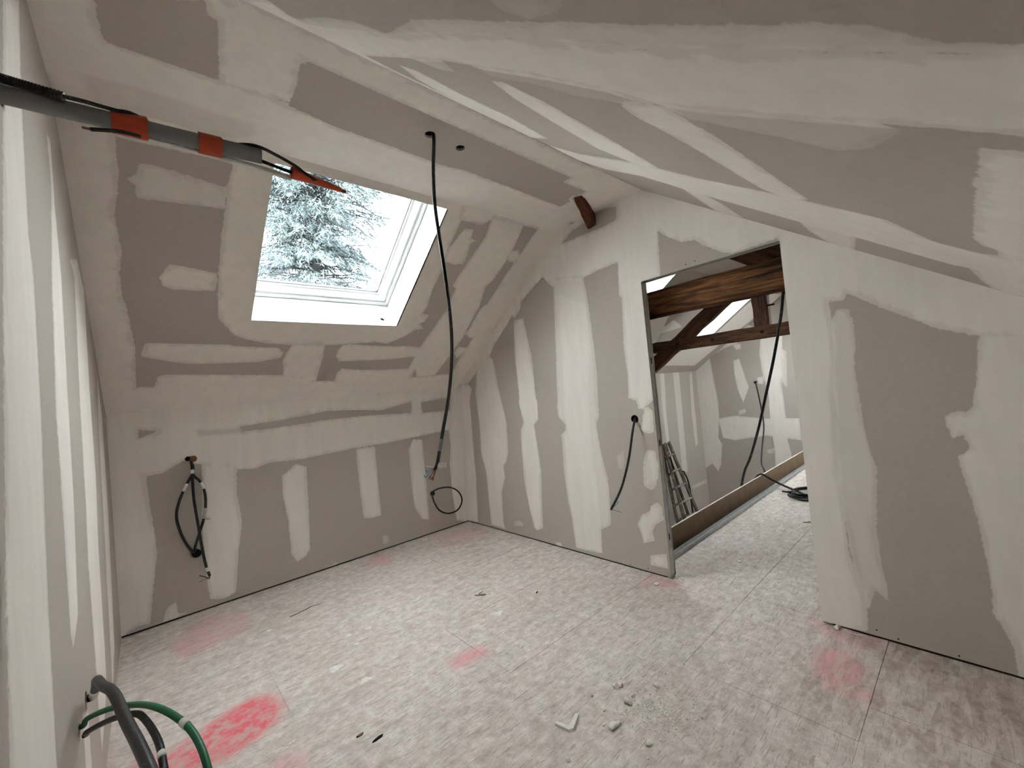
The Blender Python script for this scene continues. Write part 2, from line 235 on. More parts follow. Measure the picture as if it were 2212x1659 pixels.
def m_plain(name, col, rough=0.6, spec=0.35, metal=0.0, var=0.12, sc=40):
    m, nt, b = new_mat(name, rough, spec, metal)
    P = objcoord(nt)
    n = noise(nt, P, sc, 3)
    d = tuple(x*(1-var) for x in col); e = tuple(min(1, x*(1+var)) for x in col)
    lk(nt, mixc(nt, maprange(nt, n, 0.3, 0.7), d, e), b.inputs['Base Color'])
    return m
def m_dusty(name, col, dust=(0.5,0.47,0.43), amt=0.5, rough=0.5, spec=0.4):
    m, nt, b = new_mat(name, rough, spec)
    n = noise(nt, objcoord(nt), 38, 4, 0.7)
    lk(nt, mixc(nt, maprange(nt, n, 0.58, 0.72, 0, amt), col, dust), b.inputs['Base Color'])
    return m
def m_wood(name, dark, light, sc=1.0, dusty=0.0):
    m, nt, b = new_mat(name, 0.75, 0.25)
    P = objcoord(nt)
    g = noise(nt, mapping(nt, P, (1.6*sc, 14*sc, 14*sc)), 1.6, 6, 0.62, 0.9)
    g2 = noise(nt, mapping(nt, P, (0.8*sc, 38*sc, 38*sc)), 2.0, 4, 0.7, 0.4)
    g3 = noise(nt, mapping(nt, P, (2.2, 7, 7)), 1.3, 3, 0.6, 1.2)
    c = mixc(nt, maprange(nt, g, 0.36, 0.62), dark, light)
    c = mixc(nt, maprange(nt, g2, 0.52, 0.62, 0, 0.85), c, tuple(x*0.32 for x in dark))
    c = mixc(nt, maprange(nt, g3, 0.56, 0.7, 0, 0.7), c, tuple(x*0.6 for x in dark))
    if dusty: c = mixc(nt, maprange(nt, noise(nt, P, 9, 4, 0.7), 0.52, 0.75, 0, dusty), c, (0.42, 0.38, 0.33))
    lk(nt, c, b.inputs['Base Color'])
    bump(nt, b, mathn(nt, 'ADD', g, mathn(nt, 'MULTIPLY', g2, -0.8)), 0.5, 0.006)
    return m
def m_floor():
    m, nt, b = new_mat('chipboard_dusty', 0.9, 0.12)
    P = position(nt)
    cols = None; hs = None
    for i, (ang, sc) in enumerate(((0.35, 9), (1.3, 7), (-0.65, 11))):
        mp = mapping(nt, P, (1.0, 3.6, 1.0), (0, 0, ang), (3.1*i, 1.7*i, 0))
        vo = nt.nodes.new('ShaderNodeTexVoronoi'); vo.voronoi_dimensions = '2D'; vo.inputs['Scale'].default_value = sc
        lk(nt, mp, vo.inputs['Vector'])
        sep = nt.nodes.new('ShaderNodeSeparateColor'); lk(nt, vo.outputs['Color'], sep.inputs['Color'])
        r, g = sep.outputs[0], sep.outputs[1]
        hs = g if hs is None else mathn(nt, 'ADD', hs, g)
        cols = r if cols is None else mathn(nt, 'ADD', cols, r)
    wood = mixc(nt, maprange(nt, cols, 0.8, 2.2), (0.30, 0.225, 0.170), (0.54, 0.46, 0.39))
    big = noise(nt, P, 1.1, 3, 0.6)
    mid = noise(nt, P, 17, 6, 0.76)
    dustamt = mathn(nt, 'ADD', mathn(nt, 'MULTIPLY', big, 0.8), mathn(nt, 'MULTIPLY', mid, 1.05))
    dustf = mathn(nt, 'SUBTRACT', maprange(nt, dustamt, 0.62, 1.12, 0.38, 0.97), mathn(nt, 'MULTIPLY', attr(nt, 'w'), 0.42), True)
    dcol = mixc(nt, maprange(nt, mid, 0.32, 0.66), (0.565, 0.497, 0.464), (0.780, 0.718, 0.680))
    col = mixc(nt, dustf, wood, dcol)
    for ang, lo in ((0.5, 0.60), (-0.9, 0.605), (1.35, 0.615)):
        s = noise(nt, mapping(nt, P, (11, 95, 1), (0, 0, ang)), 1.0, 3, 0.6, 0.6)
        col = mixc(nt, maprange(nt, s, lo, lo+0.05, 0, 0.62), col, (0.36, 0.30, 0.26))
    rf = mathn(nt, 'MULTIPLY', attr(nt, 'r'), maprange(nt, mathn(nt, 'ADD', mid, mathn(nt, 'MULTIPLY', big, 0.5)), 0.60, 0.88, 0.0, 1.2), True)
    col = mixc(nt, rf, col, (0.76, 0.17, 0.20))
    lk(nt, col, b.inputs['Base Color'])
    h = mathn(nt, 'ADD', mathn(nt, 'MULTIPLY', hs, 0.25), mathn(nt, 'MULTIPLY', mid, 1.2))
    bump(nt, b, h, 0.55, 0.007)
    return m
def m_glass():
    m = bpy.data.materials.new('window_glass'); m.use_nodes = True
    nt = m.node_tree; nt.nodes.clear()
    out = nt.nodes.new('ShaderNodeOutputMaterial')
    tr = nt.nodes.new('ShaderNodeBsdfTransparent'); tr.inputs['Color'].default_value = (0.955, 0.985, 0.99, 1)
    gl = nt.nodes.new('ShaderNodeBsdfGlossy'); gl.inputs['Roughness'].default_value = 0.02
    fr = nt.nodes.new('ShaderNodeLayerWeight'); fr.inputs['Blend'].default_value = 0.5
    sch = maprange(nt, mathn(nt, 'POWER', fr.outputs['Facing'], 5.0), 0, 1, 0.035, 1.0)
    mx = nt.nodes.new('ShaderNodeMixShader')
    nt.links.new(sch, mx.inputs[0]); nt.links.new(tr.outputs[0], mx.inputs[1]); nt.links.new(gl.outputs[0], mx.inputs[2])
    nt.links.new(mx.outputs[0], out.inputs['Surface'])
    return m
def m_leaf(name, a, b2):
    m, nt, b = new_mat(name, 0.7, 0.2)
    n = noise(nt, position(nt), 3.5, 3)
    lk(nt, mixc(nt, maprange(nt, n, 0.35, 0.65), a, b2), b.inputs['Base Color'])
    return m

BOARD = m_board()
FLOOR = m_floor()
GLASS = m_glass()
REVEAL = m_plain('white_reveal', (0.80, 0.81, 0.81), 0.8, 0.2, var=0.03, sc=6)
PVC = m_plain('white_lacquer', (0.80, 0.80, 0.79), 0.35, 0.4, var=0.02)
RUBBER = m_plain('dark_gasket', (0.05, 0.05, 0.055), 0.6)
STEEL = m_plain('galvanised_steel', (0.50, 0.51, 0.51), 0.45, 0.5, 0.55, var=0.15, sc=25)
SLOT = m_plain('slot_black', (0.012, 0.012, 0.012), 0.9, 0.1)
PAPER = m_plain('brown_board_paper', (0.23, 0.165, 0.108), 0.85, 0.15, var=0.10, sc=8)
CORE = m_plain('gypsum_core', (0.72, 0.69, 0.64), 0.9, 0.1, var=0.08)
BLACK = m_dusty('black_cable', (0.012, 0.012, 0.013), amt=0.25)
GREY_C = m_dusty('grey_conduit', (0.185, 0.19, 0.188), amt=0.08, rough=0.6)
GREEN_C = m_dusty('green_cable', (0.005, 0.12, 0.045), dust=(0.25,0.38,0.3), amt=0.35)
WHITE_T = m_plain('white_tape', (0.68, 0.67, 0.64), 0.6, var=0.1)
ORANGE = m_plain('orange_tape', (0.47, 0.062, 0.02), 0.5, 0.4, var=0.12, sc=30)
COPPER = m_plain('copper_wire', (0.17, 0.075, 0.04), 0.5)
BLUE_W = m_plain('blue_wire', (0.05, 0.22, 0.32), 0.5)
WOOD_O = m_wood('old_oak', (0.055, 0.022, 0.009), (0.30, 0.135, 0.050))
WOOD_D = m_wood('dark_oak', (0.035, 0.015, 0.008), (0.135, 0.062, 0.028))
WOOD_R = m_wood('red_oak', (0.045, 0.012, 0.005), (0.16, 0.045, 0.014), 1.6)
WOOD_L = m_wood('ladder_wood', (0.05, 0.038, 0.028), (0.17, 0.14, 0.11), 2.0, 0.45)
RUNG = m_wood('rung_wood', (0.19, 0.165, 0.14), (0.34, 0.31, 0.27), 2.0, 0.5)
ROOFM = m_plain('roof_underlay', (0.07, 0.06, 0.055), 0.9, 0.1)
VOIDM = m_plain('void_shade', (0.05, 0.03, 0.02), 0.9, 0.1)  # near-black tone stands in for shade in the floor gaps
CRUMB = m_plain('plaster_crumb', (0.73, 0.69, 0.63), 0.95, 0.1, var=0.18, sc=60)
SPLAT = m_plain('plaster_splat', (0.74, 0.73, 0.70), 0.9, 0.1, var=0.08, sc=50)
CHIP = m_wood('wood_chip', (0.20, 0.12, 0.07), (0.42, 0.30, 0.2), 3.0)
BARK = m_plain('bark', (0.03, 0.032, 0.034), 0.9, 0.1, var=0.3, sc=14)
LEAF_B = m_leaf('cedar_needles', (0.140, 0.182, 0.194), (0.182, 0.220, 0.226))
LEAF_G = m_leaf('hedge_leaves', (0.120, 0.165, 0.150), (0.155, 0.198, 0.178))
GRASS = m_plain('grass', (0.27, 0.27, 0.22), 0.95, 0.1, var=0.3, sc=2)
RENDERM = m_plain('outer_render', (0.5, 0.48, 0.45), 0.9, 0.1)

# ------------------------------------------------------------------ object helpers
def link(name, me, mat, parent=None):
    if mat is not None and len(me.materials) == 0: me.materials.append(mat)
    o = bpy.data.objects.new(name, me); COL.objects.link(o)
    if parent is not None: o.parent = parent
    return o
def tag(o, label=None, cat=None, group=None, kind=None):
    if label: o['label'] = label
    if cat: o['category'] = cat
    if group: o['group'] = group
    if kind: o['kind'] = kind
    return o
def empty(name, loc=(0,0,0)):
    o = bpy.data.objects.new(name, None); COL.objects.link(o); o.location = loc; o.empty_display_size = 0.05
    return o
def pyd(name, vs, fs, mat, parent=None, smooth=False):
    me = bpy.data.meshes.new(name); me.from_pydata([tuple(v) for v in vs], [], fs); me.update()
    if smooth: me.shade_smooth()
    return link(name, me, mat, parent)
def bm_obj(name, bm, mat, parent=None, smooth=False):
    bmesh.ops.recalc_face_normals(bm, faces=bm.faces)
    me = bpy.data.meshes.new(name); bm.to_mesh(me); bm.free()
    if smooth: me.shade_smooth()
    return link(name, me, mat, parent)
def add_box(bm, a, b, bev=0.0):
    r = bmesh.ops.create_cube(bm, size=1.0)
    s = [b[i]-a[i] for i in range(3)]; c = [(a[i]+b[i])/2 for i in range(3)]
    for v in r['verts']: v.co = Vector((v.co[i]*s[i]+c[i] for i in range(3)))
    if bev:
        es = list({e for v in r['verts'] for e in v.link_edges})
        bmesh.ops.bevel(bm, geom=es, offset=bev, segments=1, affect='EDGES')
def box(name, a, b, mat, parent=None, bev=0.0):
    bm = bmesh.new(); add_box(bm, a, b, bev); return bm_obj(name, bm, mat, parent)
def smooth_path(pts, n=8):
    P = [Vector(p) for p in pts]
    if len(P) < 3: return P
    P = [P[0]*2-P[1]] + P + [P[-1]*2-P[-2]]
    out = []
    for i in range(1, len(P)-2):
        for k in range(n):
            t = k/n
            a, b, c, d = P[i-1], P[i], P[i+1], P[i+2]
            out.append(0.5*((2*b) + (c-a)*t + (2*a-5*b+4*c-d)*t*t + (3*b-a-3*c+d)*t*t*t))
    out.append(P[-2])
    return out
def add_tube(bm, path, r, seg=10, caps=True, radii=None):
    rings = []; prev = None
    for i, p in enumerate(path):
        d = (path[min(i+1, len(path)-1)] - path[max(i-1, 0)]).normalized()
        if prev is None:
            u = d.cross(Vector((0, 0, 1)))
            if u.length < 1e-3: u = d.cross(Vector((1, 0, 0)))
            u.normalize()
        else:
            u = (prev - d*prev.dot(d)).normalized()
        prev = u; w = d.cross(u)
        rr = radii[i] if radii else r
        rings.append([bm.verts.new(p + (u*math.cos(2*math.pi*k/seg) + w*math.sin(2*math.pi*k/seg))*rr) for k in range(seg)])
    for a, b in zip(rings, rings[1:]):
        for k in range(seg): bm.faces.new((a[k], a[(k+1) % seg], b[(k+1) % seg], b[k]))
    if caps:
        bm.faces.new(list(reversed(rings[0]))); bm.faces.new(rings[-1])
def tube(name, pts, r, mat, parent=None, seg=10, n=8, radii=None):
    bm = bmesh.new(); path = smooth_path(pts, n)
    rad = None
    if radii:
        L = len(path); rad = [radii[0] + (radii[1]-radii[0])*i/(L-1) for i in range(L)]
    add_tube(bm, path, r, seg, True, rad)
    return bm_obj(name, bm, mat, parent, True)
def sleeve(name, pts, i0, i1, r, mat, parent=None, n=8, seg=12):
    """a band of tape round a path, from fraction i0 to i1 of its length"""
    path = smooth_path(pts, n); L = len(path)-1
    a, b = int(i0*L), max(int(i1*L), int(i0*L)+1)
    bm = bmesh.new(); add_tube(bm, path[a:b+1], r, seg); return bm_obj(name, bm, mat, parent, True)

def slab(name, outer, holes, O, e1, e2, out, thick, mat, parent=None):
    """flat board: outline and holes given in the (e1, e2) plane at O, thickness going along `out`"""
    O, e1, e2, out = map(Vector, (O, e1, e2, out))
    bm = bmesh.new(); edges = []
    for loop in [outer] + list(holes):
        vs = [bm.verts.new(O + e1*s + e2*t) for s, t in loop]
        edges += [bm.edges.new((vs[i], vs[(i+1) % len(vs)])) for i in range(len(vs))]
    bmesh.ops.triangle_fill(bm, use_beauty=True, use_dissolve=False, edges=edges)
    ext = bmesh.ops.extrude_face_region(bm, geom=list(bm.faces))
    bmesh.ops.translate(bm, verts=[g for g in ext['geom'] if isinstance(g, bmesh.types.BMVert)], vec=out*thick)
    bmesh.ops.recalc_face_normals(bm, faces=bm.faces)
    return bm_obj(name, bm, mat, parent)
def circle(s, t, r, n=20): return [(s+r*math.cos(2*math.pi*k/n), t+r*math.sin(2*math.pi*k/n)) for k in range(n)]
def rect(s0, s1, t0, t1): return [(s0,t0),(s1,t0),(s1,t1),(s0,t1)]

# ------------------------------------------------------------------ joint compound: thin coats with real thickness
def sdf(poly, S, T):
    d2 = np.full(S.shape, 1e9); inside = np.zeros(S.shape, bool)
    n = len(poly)
    for i in range(n):
        x0, y0 = poly[i]; x1, y1 = poly[(i+1) % n]
        dx, dy = x1-x0, y1-y0; L = dx*dx+dy*dy+1e-12
        t = np.clip(((S-x0)*dx+(T-y0)*dy)/L, 0, 1)
        d2 = np.minimum(d2, (S-x0-t*dx)**2+(T-y0-t*dy)**2)
        if y0 != y1:
            cond = ((y0 > T) != (y1 > T)) & (S < (x1-x0)*(T-y0)/(y1-y0)+x0)
            inside ^= cond
    d = np.sqrt(d2)
    return np.where(inside, d, -d)
def sstep(x, a, b):
    t = np.clip((x-a)/(b-a), 0, 1); return t*t*(3-2*t)
def coats(key, parent, O, e1, e2, n, s0, s1, t0, t1, g=0.01, holes=(), circles=(), w=0.016):
    O, e1, e2, n = [np.array(v, float) for v in (O, e1, e2, n)]
    ns, nt_ = max(2, int((s1-s0)/g)+1), max(2, int((t1-t0)/g)+1)
    S, T = np.meshgrid(np.linspace(s0, s1, ns), np.linspace(t0, t1, nt_), indexing='ij')
    patches = PATCH.get(key, [])
    D = np.full(S.shape, -1.0); Cc = np.zeros(S.shape); own = np.full(S.shape, -1); ownc = np.full(S.shape, -1.0)
    best = np.full(S.shape, -1.0)
    for i, (c, poly) in enumerate(patches):
        d = sdf(poly, S, T)
        D = np.maximum(D, d)
        Cc = np.maximum(Cc, c*sstep(d, -0.024, -0.008))
        take = (d > -0.004) & (c > ownc)
        own = np.where(take, i, own); ownc = np.where(take, c, ownc)
        near = (ownc < 0) & (d > best)
        own = np.where(near, i, own); best = np.maximum(best, d)
    for k, poly in BARE.get(key, []):
        d = sdf(poly, S, T)
        if k >= 1: D = np.minimum(D, -d)
        else: Cc *= 1-k*sstep(d, -0.02, 0.02)
    pv = np.clip(0.5 + D/(2*w), 0, 1)
    H = 0.0005 + 0.0013*sstep(D, -0.012, 0.03)
    S2, T2 = S.copy(), T.copy()
    mid = lambda A: (A[:-1,:-1]+A[1:,:-1]+A[1:,1:]+A[:-1,1:])/4
    mx = lambda A: np.maximum(np.maximum(A[:-1,:-1], A[1:,:-1]), np.maximum(A[1:,1:], A[:-1,1:]))
    keep = mx(D) > -w
    cs, ct = mid(S), mid(T)
    for a0, a1, b0, b1 in holes:
        keep &= ~((cs > a0) & (cs < a1) & (ct > b0) & (ct < b1))
        ins = (S > a0) & (S < a1) & (T > b0) & (T < b1)
        ds = np.stack([S-a0, a1-S, T-b0, b1-T]); k = ds.argmin(0)
        S2 = np.where(ins & (k == 0), a0, np.where(ins & (k == 1), a1, S2))
        T2 = np.where(ins & (k == 2), b0, np.where(ins & (k == 3), b1, T2))
    for a, b, r in circles: keep &= ((cs-a)**2+(ct-b)**2) > r*r
    cown = own[:-1,:-1]
    pos = O + S2[..., None]*e1 + T2[..., None]*e2 + H[..., None]*n
    flip = np.dot(np.cross(e1, e2), n) < 0
    idx = np.arange(S.size).reshape(S.shape)
    for i in range(len(patches)):
        m = keep & (cown == i)
        if m.sum() < 3: continue
        q = np.stack([idx[:-1,:-1][m], idx[1:,:-1][m], idx[1:,1:][m], idx[:-1,1:][m]], 1)
        if flip: q = q[:, ::-1]
        u, inv = np.unique(q, return_inverse=True); q = inv.reshape(q.shape)
        me = bpy.data.meshes.new('joint_compound')
        me.vertices.add(len(u)); me.vertices.foreach_set('co', pos.reshape(-1, 3)[u].astype(np.float32).ravel())
        me.loops.add(q.size); me.loops.foreach_set('vertex_index', q.astype(np.int32).ravel())
        me.polygons.add(len(q)); me.polygons.foreach_set('loop_start', np.arange(0, q.size, 4, dtype=np.int32))
        me.update(calc_edges=True); me.validate()
        for nm, A in (('p', pv), ('c', Cc), ('q', np.clip(D/0.07, 0, 1))):
            at = me.attributes.new(nm, 'FLOAT', 'POINT'); at.data.foreach_set('value', A.ravel()[u].astype(np.float32))
        me.shade_smooth()
        link('joint_compound', me, BOARD, parent)

# ================================================================== STRUCTURE
eLS, oLS = (0, -1/NS, SL/NS), (0, SL/NS, 1/NS)
eRS, oRS = (0, -1/NS, -SL/NS), (0, -SL/NS, 1/NS)
LT = (YK-YC2)*NS; RT = (YC1-YF)*NS
zF = ZC - SL*(YC1-YF)
neg = lambda v: tuple(-x for x in v)

def struct(o, label, cat): return tag(o, label, cat, kind='structure')

# ---- floor
fl = empty('floor'); struct(fl, 'dusty chipboard floor with red spray marks and plaster dust', 'floor')
def floor_panel(x0, x1, y0, y1, g):
    gap = 0.0016 if x1 > 2.3 and x0 > 1.0 else 0.0003
    x0, x1, y0, y1 = x0+gap, x1-gap, y0+gap, y1-gap
    nx, ny = max(2, int((x1-x0)/g)+1), max(2, int((y1-y0)/g)+1)
    X, Y = np.meshgrid(np.linspace(x0, x1, nx), np.linspace(y0, y1, ny), indexing='ij')
    R = np.zeros(X.shape)
    for c, poly in RED: R = np.maximum(R, c*sstep(sdf(poly, X, Y), -0.05, 0.045))
    Wd = sstep(X+0.0*Y, 1.7, 2.3)*sstep(-Y, -1.0, -0.35)
    idx = np.arange(X.size).reshape(X.shape)
    vs = [(a, b, 0.0) for a, b in zip(X.ravel(), Y.ravel())]
    fs = [tuple(q) for q in np.stack([idx[:-1,:-1], idx[1:,:-1], idx[1:,1:], idx[:-1,1:]], -1).reshape(-1, 4).tolist()]
    n0 = len(vs)
    border = list(idx[:,0]) + list(idx[-1,1:]) + list(idx[-2::-1,-1]) + list(idx[0,-2:0:-1])
    for k in border: vs.append((vs[k][0], vs[k][1], -0.0042))
    nb = len(border)
    for i in range(nb): fs.append((int(border[i]), n0+i, n0+(i+1) % nb, int(border[(i+1) % nb])))
    o = pyd('floor_panel', vs, fs, FLOOR, fl)
    for nm, A in (('r', R), ('w', Wd)):
        at = o.data.attributes.new(nm, 'FLOAT', 'POINT')
        at.data.foreach_set('value', np.concatenate([A.ravel(), np.zeros(nb)]).astype(np.float32))
rows = [(-0.30, 0.42, (2.2,)), (0.42, 1.115, (1.97,)), (1.115, 1.747, (2.74,)), (1.747, 2.38, (1.35,)), (2.38, 3.02, (0.45,)), (3.02, 3.66, (1.9,)), (3.66, 4.15, (0.8,))]
for y0, y1, js in rows:
    xs = [XL-0.02] + list(js) + ([] if js == (2.74,) else [2.845])
    for a, b in zip(xs, xs[1:]): floor_panel(a, b, y0, y1, 0.02)
for y0, y1, xs in ((-0.30, 0.42, (2.845, 4.7, 7.2, XE)), (0.42, 1.115, (2.845, 5.4, 7.9, XE)), (1.115, 1.747, (2.74, 3.95, 6.4, XE)), (1.747, 1.803, (2.86, 5.3, 7.8, XE))):
    for a, b in zip(xs, xs[1:]): floor_panel(a, b, y0, y1, 0.06)
slab0 = slab('floor_deck', [(XL-0.12, YF-0.3), (XE+0.1, YF-0.3), (XE+0.1, 1.80), (2.86, 1.80), (2.86, YK+0.3), (XL-0.12, YK+0.3)], [], (0,0,-0.0045), (1,0,0), (0,1,0), (0,0,-1), 0.22, FLOOR, fl)

# ---- knee wall (back)
KH = [(0.246, 1.180, 0.026), (0.231, 0.455, 0.033), (2.335, 0.435, 0.026)]
wb = slab('wall_back', rect(XL-0.02, XP+0.010, 0.015, ZK+0.008), [circle(*k) for k in KH], (0,YK,0), (1,0,0), (0,0,1), (0,1,0), 0.013, BOARD)
struct(wb, 'low knee wall of grey plasterboard with vertical filler strips below the skylight slope', 'wall')
coats('KN', wb, (0,YK,0), (1,0,0), (0,0,1), (0,-1,0), XL, XP, 0.015, ZK, circles=[(a, b, r+0.006) for a, b, r in KH])

box('gap_shade_strip', (XL-0.02, YK+0.014, -0.001), (XP+0.01, YK+0.06, 0.05), VOIDM, wb)  # dark strip added behind the board to blacken the floor gap

# ---- partition (right wall) with the door opening
def gable(z0, notch, top=0.02):
    P = [(YF-0.02, z0)]
    if notch: P += [(DY0, z0), (DY0, DZ), (DY1, DZ), (DY1, z0)]
    return P + [(YK+0.010, z0), (YK+0.010, ZK+top), (YC2, ZC+top), (YC1, ZC+top), (YF-0.02, zF+top)]
wr = slab('wall_right', gable(0.015, True), [circle(1.766, 1.174, 0.031)], (XP,0,0), (0,1,0), (0,0,1), (1,0,0), 0.013, BOARD)
struct(wr, 'gable partition of grey plasterboard with broad filler bands and a bare door opening', 'wall')
slab('back_board', gable(0.015, True), [], (XP+0.059,0,0), (0,1,0), (0,0,1), (1,0,0), 0.013, BOARD, wr)
coats('PA', wr, (XP,0,0), (0,1,0), (0,0,1), (-1,0,0), YF, YK, 0.015, ZC, holes=[(DY0, DY1, 0.0, DZ)], circles=[(1.766, 1.174, 0.036)])
for y0, y1 in ((YF, DY0-0.045), (DY1+0.045, YK)): box('gap_shade_strip', (XP+0.0145, y0, 0.0), (XP+0.0575, y1, 0.05), VOIDM, wr)  # dark strips that put shade under the partition boards
def stud_v(y, sgn):
    bm = bmesh.new()
    add_box(bm, (XP+0.014, min(y, y+sgn*0.003), 0.0), (XP+0.058, max(y, y+sgn*0.003), DZ))
    for x in (XP+0.0135, XP+0.0555): add_box(bm, (x, min(y, y+sgn*0.038), 0.0), (x+0.003, max(y, y+sgn*0.038), DZ))
    o = bm_obj('metal_stud', bm, STEEL, wr)
    for z in (0.30, 0.99, 1.60):
        P = [(XP+0.036+0.007*math.cos(t)*1.0, z + 0.016*(1 if math.sin(t) > 0 else -1) + 0.009*math.sin(t)) for t in [2*math.pi*(k+0.5)/16 for k in range(16)]]
        slab('slot_shade_plate', P, [], (0, y-sgn*0.0004, 0), (1,0,0), (0,0,1), (0,sgn,0), 0.002, SLOT, o)  # black plate stands in for the shade inside a stud hole
stud_v(DY1+0.003, 1); stud_v(DY0-0.003, -1)
bm = bmesh.new(); add_box(bm, (XP+0.014, DY0, DZ+0.003), (XP+0.058, DY1, DZ+0.006))
for x in (XP+0.0135, XP+0.0555): add_box(bm, (x, DY0, DZ+0.003), (x+0.003, DY1, DZ+0.04))
bm_obj('head_track', bm, STEEL, wr)

SCREWS = [(1.255, 2.215), (1.191, 2.217), (0.463, 0.046), (0.381, 0.030), (0.171, 0.030), (1.937, 0.028), (1.782, 0.035)]
for y, z in SCREWS:
    bm = bmesh.new(); add_tube(bm, [Vector((XP-0.0012, y, z)), Vector((XP+0.002, y, z))], 0.0036, 8); bm_obj('screw', bm, SLOT, wr)

# ---- left wall, wall behind the camera
wl = slab('wall_left', gable(0.0, False), [circle(2.17, 0.52, 0.030), circle(1.97, 0.515, 0.026), circle(1.440, 2.262, 0.036)], (XL,0,0), (0,1,0), (0,0,1), (-1,0,0), 0.013, BOARD)
struct(wl, 'left wall of plasterboard with tall pale filler stripes beside the camera', 'wall')
coats('LW', wl, (XL,0,0), (0,1,0), (0,0,1), (1,0,0), YF, YK, 0.0, ZC, circles=[(2.17, 0.52, 0.034), (1.97, 0.515, 0.03), (1.44, 2.262, 0.04)], w=0.03)
FW = (0.80, 1.30, 0.90, 1.40)                     # window added behind the camera, out of view, to light the room
wf = slab('wall_front', rect(XL-0.02, XP+0.01, 0.0, zF+0.01), [rect(*FW)], (0,YF,0), (1,0,0), (0,0,1), (0,-1,0), 0.013, BOARD)
struct(wf, 'low plasterboard wall behind the camera', 'wall')

# ---- ceilings
SKY = [(0.59, 1.69, 0.965, 2.115)]
c1 = slab('ceiling', rect(XL-0.02, XP+0.010, -0.010, YC2-YC1+0.010), [circle(1.188, 1.793-YC1, 0.028), circle(1.387, 1.804-YC1, 0.026)], (0,YC1,ZC), (1,0,0), (0,1,0), (0,0,1), 0.013, BOARD)
struct(c1, 'narrow flat ceiling strip along the ridge with two round cut-outs', 'ceiling')
coats('CE', c1, (0,YC1,ZC), (1,0,0), (0,1,0), (0,0,-1), XL, XP, 0.0, YC2-YC1)
c2 = slab('ceiling', rect(XL-0.02, XP+0.010, -0.012, LT+0.012), [rect(*SKY[0])], (0,YK,ZK), (1,0,0), eLS, oLS, 0.013, BOARD)
struct(c2, 'sloping ceiling with the skylight, patched with filler bands', 'ceiling')
coats('LS', c2, (0,YK,ZK), (1,0,0), eLS, neg(oLS), XL, XP, 0.0, LT, holes=SKY)
c3 = slab('ceiling', rect(XL-0.02, XP+0.010, -0.012, RT+0.012), [], (0,YC1,ZC), (1,0,0), eRS, oRS, 0.013, BOARD)
struct(c3, 'sloping ceiling over the camera side with long diagonal filler streaks', 'ceiling')
coats('RS', c3, (0,YC1,ZC), (1,0,0), eRS, neg(oRS), XL, XP, 0.0, RT)

# ---- the room beyond the door
XF = XP+0.072
FSKYR = [(6.7, 8.3, 0.40, 1.50)]  # unseen skylight added to brighten the far end wall
FSKY = [(4.06, 5.16, 0.965, 2.115), (7.30, 8.04, 0.965, 2.115)]
o = slab('wall_landing_back', rect(XF-0.01, XE+0.010, ZB, ZK+0.008), [], (0,YK,0), (1,0,0), (0,0,1), (0,1,0), 0.013, BOARD)
struct(o, 'knee wall of the room beyond the door running down into the stairwell', 'wall')
coats('FK', o, (0,YK,0), (1,0,0), (0,0,1), (0,-1,0), XF, XE, ZB, ZK, g=0.03, w=0.02)
o = slab('wall_landing_end', [(YF-0.02, 0.0), (1.80, 0.0), (1.80, ZB), (YK+0.01, ZB), (YK+0.01, ZK+0.02), (YC2, ZC+0.02), (YC1, ZC+0.02), (YF-0.02, zF+0.02)], [circle(2.969, 1.229, 0.03)], (XE,0,0), (0,1,0), (0,0,1), (1,0,0), 0.013, BOARD)
struct(o, 'far end wall seen through the door with filler cross and a small cable hole', 'wall')
coats('FE', o, (XE,0,0), (0,1,0), (0,0,1), (-1,0,0), YF, YK, ZB, ZC, g=0.02, circles=[(2.969, 1.229, 0.035)])
o = slab('wall_landing_front', rect(XF-0.01, XE+0.01, 0.0, zF+0.01), [], (0,YF,0), (1,0,0), (0,0,1), (0,-1,0), 0.013, BOARD)
struct(o, 'low wall on the camera side of the room beyond', 'wall')
o = slab('ceiling_landing', [(XF-0.01, -0.01), (5.0, -0.01), (5.04, 0.10), (5.02, 0.235), (6.0, 0.215), (5.98, -0.01), (XE+0.01, -0.01), (XE+0.01, YC2-YC1+0.01), (XF-0.01, YC2-YC1+0.01)], [], (0,YC1,ZC), (1,0,0), (0,1,0), (0,0,1), 0.013, BOARD)
struct(o, 'flat ceiling strip beyond the door with a ragged opening to the dark roof', 'ceiling')
o = slab('ceiling_landing', rect(XF-0.01, XE+0.01, -0.012, LT+0.012), [rect(*r) for r in FSKY], (0,YK,ZK), (1,0,0), eLS, oLS, 0.013, BOARD)
struct(o, 'sloping ceiling with two skylights beyond the door', 'ceiling')
coats('FS', o, (0,YK,ZK), (1,0,0), eLS, neg(oLS), XF, XE, 0.0, LT, g=0.03, holes=FSKY, w=0.02)
o = slab('ceiling_landing', [(XF-0.01, -0.012), (5.0, -0.012), (5.0, 0.5), (5.98, 0.5), (5.98, -0.012), (XE+0.01, -0.012), (XE+0.01, RT+0.012), (XF-0.01, RT+0.012)], [rect(*r) for r in FSKYR], (0,YC1,ZC), (1,0,0), eRS, oRS, 0.013, BOARD)
struct(o, 'camera-side sloping ceiling of the room beyond the door', 'ceiling')
